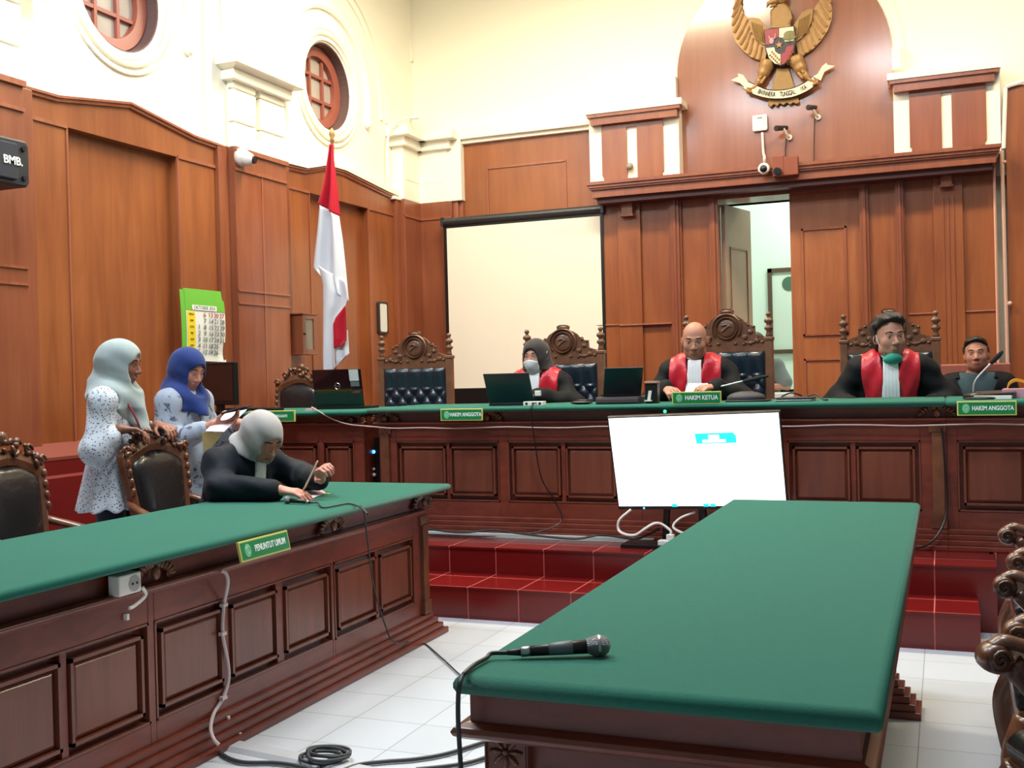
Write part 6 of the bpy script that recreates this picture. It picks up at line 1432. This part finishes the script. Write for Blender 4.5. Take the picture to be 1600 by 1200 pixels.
m = MB(); m.box(x0+.07, z1-.036, .001, x0+.13, z1-.010, .0022, M); m.box(x0+.035, z0+.006, .001, x0+.165, z0+.022, .0022, M); m.obj('banner_text', plain('lit_white', (250, 252, 255), .3, emit=(250, 252, 255), estr=1.9), scn)
for k in (.33, .52, .56): m = MB(); m.box(-hw+2*hw*k, -hh-.004, .0005, -hw+2*hw*k+.03, -hh+.014, .0022, M); m.obj('taskbar_icon', CY, scn)
m = MB(); m.ball(M @ V((-hw+.15, -hh-.012, 0)), .006); m.obj('power_light', plain('blue_led2', (60, 150, 255), .3, emit=(70, 160, 255), estr=4), t)
m = MB(); m.tube([M @ V((-.2, -hh, -.03)), V((c.x-.22, 6.20, PZ+.02))], .02, 8); m.tube([M @ V((.2, -hh, -.03)), V((c.x+.22, 6.20, PZ+.02))], .02, 8); m.box(c.x-.45, 6.05, PZ, c.x+.45, 6.30, PZ+.02); m.tube([M @ V((0, 0, -.04)), V((c.x, 6.28, PZ+.02))], .025, 8); m.obj('stand', BLACK, t)
m = MB(); m.box(X_(664, 830, 6.28)-.25, 6.255, PZ+.001, X_(1022, 836, 6.28), 6.295, PZ+.026); single(m, 'cable_trunking', plain('grey_white_trunking', (190, 198, 194), .5), 'long white cable trunking along the foot of the judges\' bench', 'trunking')
a = aty(1028, 838, 6.1); t = thing('power_strip', 'white power strip on the step below the television', 'power strip', (a.x+.2, 6.12, PZ)); m = MB(); m.box(a.x, 6.09, PZ, a.x+.42, 6.15, PZ+.045); m.obj('body', WHITE, t, bevel=.004)
m = MB()
for k in (.07, .16, .25, .34): m.box(a.x+k-.022, 6.10, PZ+.045, a.x+k+.022, 6.14, PZ+.08)
m.obj('plug', WHITE, t, bevel=.004)
m = MB(); m.tube(spline([aty(986, 796, 6.12), aty(968, 812, 6.1), aty(966, 826, 6.1), aty(974, 834, 6.08), aty(992, 836, 6.08), aty(1008, 826, 6.08), aty(1022, 818, 6.1), aty(1034, 819, 6.12), V((a.x+.07, 6.12, PZ+.10)), V((a.x+.07, 6.12, PZ+.08))], 6), .008, 6); single(m, 'television_cable', WHITE, 'looped white cable from the television to the power strip', 'cable')
m = MB(); m.tube(spline([aty(1086, 800, 6.16), aty(1062, 810, 6.14), aty(1052, 824, 6.12), V((a.x+.16, 6.12, PZ+.08))], 6), .007, 6); m.tube(spline([V((a.x+.25, 6.12, PZ+.08)), V((a.x+.26, 6.12, PZ+.15)), V((a.x+.32, 6.13, PZ+.17)), V((a.x+.36, 6.15, PZ+.08)), V((a.x+.36, 6.2, PZ+.02))], 6), .007, 6); single(m, 'television_cable', WHITE, 'white cable arching out of the power strip behind the centre table', 'cable')
m = MB(); m.tube(spline([aty(664, 826, 6.22), aty(720, 832, 6.2), aty(770, 828, 6.22), aty(800, 832, 6.2), aty(850, 838, 6.16), aty(900, 842, 6.14), aty(940, 836, 6.18), aty(990, 842, 6.12), aty(1010, 836, 6.2), aty(1030, 826, 6.24)], 6), .007, 6); single(m, 'floor_cable', BLACK, 'black cable snaking along the step below the judges\' bench', 'cable')
m = MB(); x_ = X_(1440, 790, 6.4); m.tube(spline([(-.02, 6.40, 1.0), (-.01, 6.41, .8), (.0, 6.40, .6), (-.03, 6.36, .46), (-.12, 6.32, PZ+.03), (-.3, 6.28, PZ+.01), (-.6, 6.27, PZ+.01)], 6), .006, 6); single(m, 'power_cable', BLACK, 'dark cable running down the carved pilaster right of the centre table', 'cable')

# hand microphones
def hand_mic(label, tail, head, z, tape=False):
    tail, head = V(tail), V(head); d = (head-tail); d.z = 0; d.normalize(); base = V((tail.x, tail.y, z))
    t = thing('microphone', label, 'microphone', (head.x, head.y, z)); ln = (V((head.x, head.y, 0))-V((tail.x, tail.y, 0))).length; k = ln/.25
    ax = lambda s, h: base+d*s*k+V((0, 0, h*k)); R = lambda r: r*k
    m = MB(); m.tube([ax(.055, .018), ax(.20, .0255)], [R(.0125), R(.018)], 18); m.obj('handle', BLACK, t, smooth=True)
    if tape: m = MB(); m.tube([ax(.105, .021), ax(.165, .0245)], [R(.0152), R(.0178)], 18); m.obj('grey_tape', plain('grey_tape', (98, 104, 112), .45), t, smooth=True)
    m = MB(); m.tube([ax(.035, .017), ax(.058, .0185)], [R(.0125), R(.013)], 18); m.obj('connector', CHROME, t, smooth=True)
    m = MB(); m.tube([ax(.0, .016), ax(.036, .0172)], [R(.006), R(.010)], 14); m.obj('cable_boot', BLACK, t, smooth=True)
    mt = plain('mic_mesh', (140, 144, 148), .4, metal=.7, bump=1, scale=90)
    m = MB(); z_ = d; xa = V((-d.y, d.x, 0)); za = V((0, 0, 1)); q = ax(.20, .0265); F = Matrix((xa, za, d)).transposed().to_4x4(); F.translation = q
    m.lathe([(R(.018), 0), (R(.024), R(.016)), (R(.0265), R(.03)), (R(.0262), R(.036)), (R(.024), R(.046)), (R(.017), R(.055)), (R(.006), R(.0595))], F, 22); m.obj('grille', mt, t, smooth=True)
    m = MB(); m.lathe([(R(.0262), R(.027)), (R(.0275), R(.028)), (R(.0275), R(.034)), (R(.0262), R(.035))], F, 22); m.obj('grille_band', CHROME, t, smooth=True)
    return ax(.0, .016), d
ZC = .792; e, d = hand_mic('black microphone with grey tape lying on the centre table', atz(792, 1030, ZC), atz(948, 1025, ZC), ZC, True)
m = MB(); m.tube(spline([e, e-d*.03, atz(760, 1028, ZC+.008), atz(742, 1038, ZC+.008), atz(728, 1050, ZC+.006), aty(723, 1056, 1.83), aty(718, 1070, 1.812), aty(716, 1090, 1.81), aty(716, 1130, 1.81), aty(720, 1200, 1.81), aty(724, 1290, 1.79), V((-.80, 1.70, .05)), V((-.78, 1.6, .012)), V((-.6, 1.4, .012))], 6), .0045, 8); single(m, 'microphone_cable', plain('black_rubber', (30, 34, 36), .5), 'black cable hanging from the microphone over the centre table\'s near corner', 'cable')
ZP = .787; e, d = hand_mic('black microphone lying on the prosecutor\'s table beside the seated woman\'s hand', atz(489, 789, ZP), atz(446, 787, ZP), ZP)
m = MB(); m.tube(spline([e, e-d*.03, atz(505, 793, ZP+.006), atz(525, 790, ZP+.006), atz(545, 787, ZP+.006), atz(562, 792, ZP+.006), atz(574, 803, ZP+.006), V((-2.45, 4.24, .785)), V((-2.437, 4.25, .75)), V((-2.44, 4.28, .62)), V((-2.46, 4.36, .40)), V((-2.455, 4.45, .20)), V((-2.44, 4.52, .10)), atz(655, 1001, .012), atz(690, 1028, .01), atz(716, 1052, .01), atz(760, 1090, .01)], 6), .0038, 8); single(m, 'microphone_cable', plain('black_rubber_thin', (44, 46, 48), .5), 'thin dark cable from the prosecutor\'s microphone down the table front to the floor', 'cable')
# outlet, white cable and clips on the prosecutor's table front
p = atx(204, 913, -2.50); t = thing('wall_outlet', 'white power outlet box on the front of the prosecutor\'s table', 'outlet', p)
m = MB(); m.box(-2.548, p.y-.052, p.z-.033, -2.50, p.y+.052, p.z+.035); m.obj('box', WHITE, t, bevel=.005); m = MB(); m.cyl((-2.5005, p.y+.018, p.z), (-2.498, p.y+.018, p.z), .026, None, 20); m.obj('socket', plain('grey_socket', (170, 168, 164), .5), t)
m = MB(); [m.ball((-2.4975, p.y+.018+s*.01, p.z), .004) for s in (-1, 1)]; m.obj('socket_hole', BLACK, t)
XL = -2.512
W_ = [(218, 905), (222, 915), (214, 931), (205, 938)]
m = MB(); m.tube(spline([V((-2.50, p.y+.055, p.z-.02)), V((-2.50, p.y+.07, p.z-.05)), V((-2.508, p.y+.03, p.z-.075)), V((-2.508, p.y-.0, p.z-.08))], 6), .006, 6); single(m, 'outlet_lead', WHITE, 'short white lead curling under the power outlet box', 'cable')
XL = -2.515
P_ = [atx(x, y, XL+d_) for x, y, d_ in ((346, 892, 0), (353, 896, .01), (356, 912, .01), (350, 945, -.03), (348, 990, -.03), (356, 1035, -.03), (357, 1062, -.03), (349, 1090, -.03), (334, 1115, -.03), (329, 1138, .02), (334, 1155, .06), (342, 1164, .08))]
m = MB(); m.tube(spline(P_, 6), .007, 8)
for i in (3, 4, 7): q = P_[i]; m.box(q.x-.008, q.y-.016, q.z-.006, q.x+.01, q.y+.012, q.z+.006)
single(m, 'white_cable', plain('pinkish_white_cable', (206, 190, 190), .5), 'white clipped cable winding down the front of the prosecutor\'s table', 'cable')
for x, y, lb in ((198, 963, 'loose white cable clip on the table front below the outlet box'), (356, 1122, 'white cable clip on the lower table front beside the winding white cable'), (374, 1148, 'white cable clip on the table plinth above the floor cable cover')):
    q = atx(x, y, -2.548 if y < 1100 else (-2.535 if y < 1130 else -2.498)); m = MB(); m.box(q.x-.008, q.y-.008, q.z-.012, q.x+.008, q.y+.004, q.z+.008); single(m, 'cable_clip', WHITE, lb, 'clip')
# floor cables
a, b = atz(346, 1163, 0), atz(640, 1222, 0); dd = (b-a).normalized(); nn = V((-dd.y, dd.x, 0))
m = MB(); m.rings([[c+nn*.05, c+nn*.03+V((0, 0, .014)), c-nn*.03+V((0, 0, .014)), c-nn*.05, ] for c in (a, b)]); single(m, 'cable_cover', plain('grey_floor_trunking', (186, 188, 194), .45), 'pale grey cable cover running across the floor from the prosecutor\'s table', 'cable cover')
RUB = plain('dark_rubber_cable', (58, 62, 66), .5)
c0 = atz(508, 1186, .012); pc = []
for i in range(64):
    a_ = i*.42; rx = .075+.02*math.sin(i*.31); ry = .05+.016*math.cos(i*.23); pc.append(c0+V((rx*math.cos(a_)+.02*math.sin(i*.13), ry*math.sin(a_)+.015*math.cos(i*.17), .006+.010*(1+math.sin(a_*.37)))))
pc = [atz(474, 1187, .01), atz(478, 1181, .01)]+pc+[atz(498, 1199, .01), atz(494, 1212, .01)]
m = MB(); m.tube(spline(pc, 3), .006, 7); single(m, 'cable_coil', RUB, 'small tangled coil of dark cable on the floor at the bottom of the photo', 'cable')
m = MB(); m.tube(spline([atz(338, 1168, .01), atz(352, 1182, .01), atz(380, 1191, .01), atz(430, 1192, .01), atz(470, 1198, .01), atz(520, 1212, .01)], 6), .0075, 8); single(m, 'floor_cable', RUB, 'dark cable on the floor beside the grey cable cover', 'cable')
m = MB(); m.tube(spline([atz(530, 1206, .01), atz(560, 1195, .01), atz(600, 1190, .01), atz(650, 1186, .01), atz(700, 1177, .01), atz(765, 1157, .01), atz(830, 1140, .01)], 6), .0075, 8); single(m, 'floor_cable', RUB, 'long dark cable curving over the floor under the centre table', 'cable')
m = MB(); m.tube(spline([atz(650, 1202, .01), atz(690, 1198, .01), atz(730, 1192, .01), atz(766, 1181, .01), atz(820, 1160, .01)], 6), .0075, 8); single(m, 'floor_cable', RUB, 'short dark cable at the foot of the centre table\'s near leg', 'cable')

# papers and phones in hands
PINK = plain('pink_form', (232, 206, 222), .7, var=.02)
def sheet(m, q, th=.002): m.prism([V(p) for p in q], (0, 0, th)); return m
wr, wl = V(P2['wrR']), V(P2['wrL'])
hc = (wr+wl)/2+V((.10, .03, .045))
t = thing('phone', 'dark phone held up by the woman in the blue hijab', 'phone', hc); hc = aty(369, 640, 5.14); Mx = frame3(hc, (.93, .25, .22), (-.25, .9, .1))
m = MB(); m.box(-.08, -.04, -.005, .08, .04, .005, Mx); m.obj('body', BLACK, t, bevel=.004); m = MB(); m.box(-.074, -.036, .0045, .074, .036, .006, Mx); m.obj('screen', plain('phone_glass', (60, 64, 72), .15), t)
A_ = [aty(321, 674, 5.04), aty(350, 675, 5.04), aty(386, 640, 5.30), aty(345, 648, 5.30)]
single(sheet(MB(), A_), 'paper_sheet', PINK, 'pink form held under the phone of the woman in the blue hijab', 'paper')
m = MB(); B_ = [aty(315, 675, 5.05), aty(347, 676, 5.05), aty(330, 700, 5.08), aty(319, 710, 5.08)]; m.prism(B_, (.0, .006, 0)); single(m, 'folder', plain('pale_yellow_card', (214, 202, 140), .7), 'pale yellow folder hanging below the pink form', 'folder')
p0 = V(P3['wrL'])+V((.035, -.065, .0)); bot, top = atx(475, 764, p0.x), atx(495, 722, p0.x+.03)
t = thing('phone', 'gold phone held upright on the table by the seated woman in black', 'phone', bot); Mx = frame3((bot+top)/2, (top-bot), V((-.54, .84, 0)))
hl = (top-bot).length/2; m = MB(); m.box(-hl, -.036, -.0045, hl, .036, .0045, Mx); m.obj('body', plain('gold_phone', (214, 170, 140), .3, metal=.3), t, bevel=.003); m = MB(); m.box(-hl+.005, -.032, .004, hl-.005, .032, .0052, Mx); m.obj('screen', BLACK, t)
A_ = [atz(473, 773, ZP+.003), atz(500, 764, ZP+.003), atz(509, 770, ZP+.003), atz(486, 780, ZP+.003)]
single(sheet(MB(), A_), 'paper_sheet', PINK, 'pink paper lying under the seated woman\'s hands on the prosecutor\'s table', 'paper')
m = MB(); q = atz(512, 771, ZP+.003); m.box(q.x-.05, q.y-.012, ZP+.0005, q.x+.012, q.y+.012, ZP+.003); single(m, 'sticky_note', plain('yellow_slip', (206, 196, 90), .7), 'small yellow slip poking out under the pink paper on the table', 'paper')
yh = P5['wrR'][1]-.06
A_ = [aty(1068, 617, yh), aty(1113, 617, yh), aty(1106, 599, yh+.07), aty(1076, 599, yh+.07)]; m = MB(); m.prism(A_, (0, -.002, .001)); single(m, 'paper_sheet', plain('pinkish_white_paper', (240, 214, 218), .7, var=.02), 'pale pink paper held by the bald judge', 'paper')
m = MB(); q = V(P4['wrL'])+V((.03, -.07, .02)); m.cbox((q.x+.03, q.y, q.z), (.02, .012, .018)); single(m, 'white_eraser', WHITE, 'small white object in the hand of the judge in the white mask', 'eraser', bevel=.003)

# seats that are mostly hidden
def plain_chair(label, x, y, z, rz, mat, h=.95, group=None):
    t = thing('chair', label, 'chair', (x, y, z), rz, group); O = lambda m, n, mt, **k: m.obj(n, mt, t, local=True, **k)
    m = MB(); m.box(-.24, -.46, .38, .24, .02, .42); O(m, 'seat', mat, bevel=.01)
    m = MB(); m.box(-.26, .03, .5, .26, .06, h); O(m, 'backrest', mat, bevel=.01)
    for sx in (-1, 1):
        for y_ in (-.43, .0): m = MB(); m.box(sx*.21-.02, y_-.02, 0, sx*.21+.02, y_+.02, .385); O(m, 'leg', mat)
plain_chair('red-brown wooden chair under the man in the black jacket', P7['hip'][0]-.03, P7['hip'][1]+.12, PZ, 0, plain('red_brown_seat', (160, 92, 76), .5), 1.02)
plain_chair('dark chair under the figure in the back room', P8['hip'][0], P8['hip'][1]+.12, PZ, 0, BLACK, .8)
t = thing('stool', 'low wooden stool under the seated woman in black, behind the prosecutor\'s table', 'stool', (-3.48, 4.6, 0)); m = MB(); m.box(-3.68, 4.40, .36, -3.28, 4.80, .40); m.obj('seat', CARVE, t, bevel=.01)
for sx in (-.17, .17):
    for sy in (-.17, .17): m = MB(); m.box(-3.48+sx-.02, 4.6+sy-.02, 0, -3.48+sx+.02, 4.6+sy+.02, .36); m.obj('leg', CARVE, t)
m = MB(); m.box(P8['hip'][0]-.7, P8['hip'][1]-.95, PZ+.74, P8['hip'][0]+1.0, P8['hip'][1]-.3, PZ+.78)
for sx in (-.65, .95): m.box(P8['hip'][0]+sx-.03, P8['hip'][1]-.9, PZ, P8['hip'][0]+sx+.03, P8['hip'][1]-.35, PZ+.74)
single(m, 'desk', plain('white_desk', (206, 214, 208), .5), 'white desk in the back room, glimpsed past the door edge', 'desk')
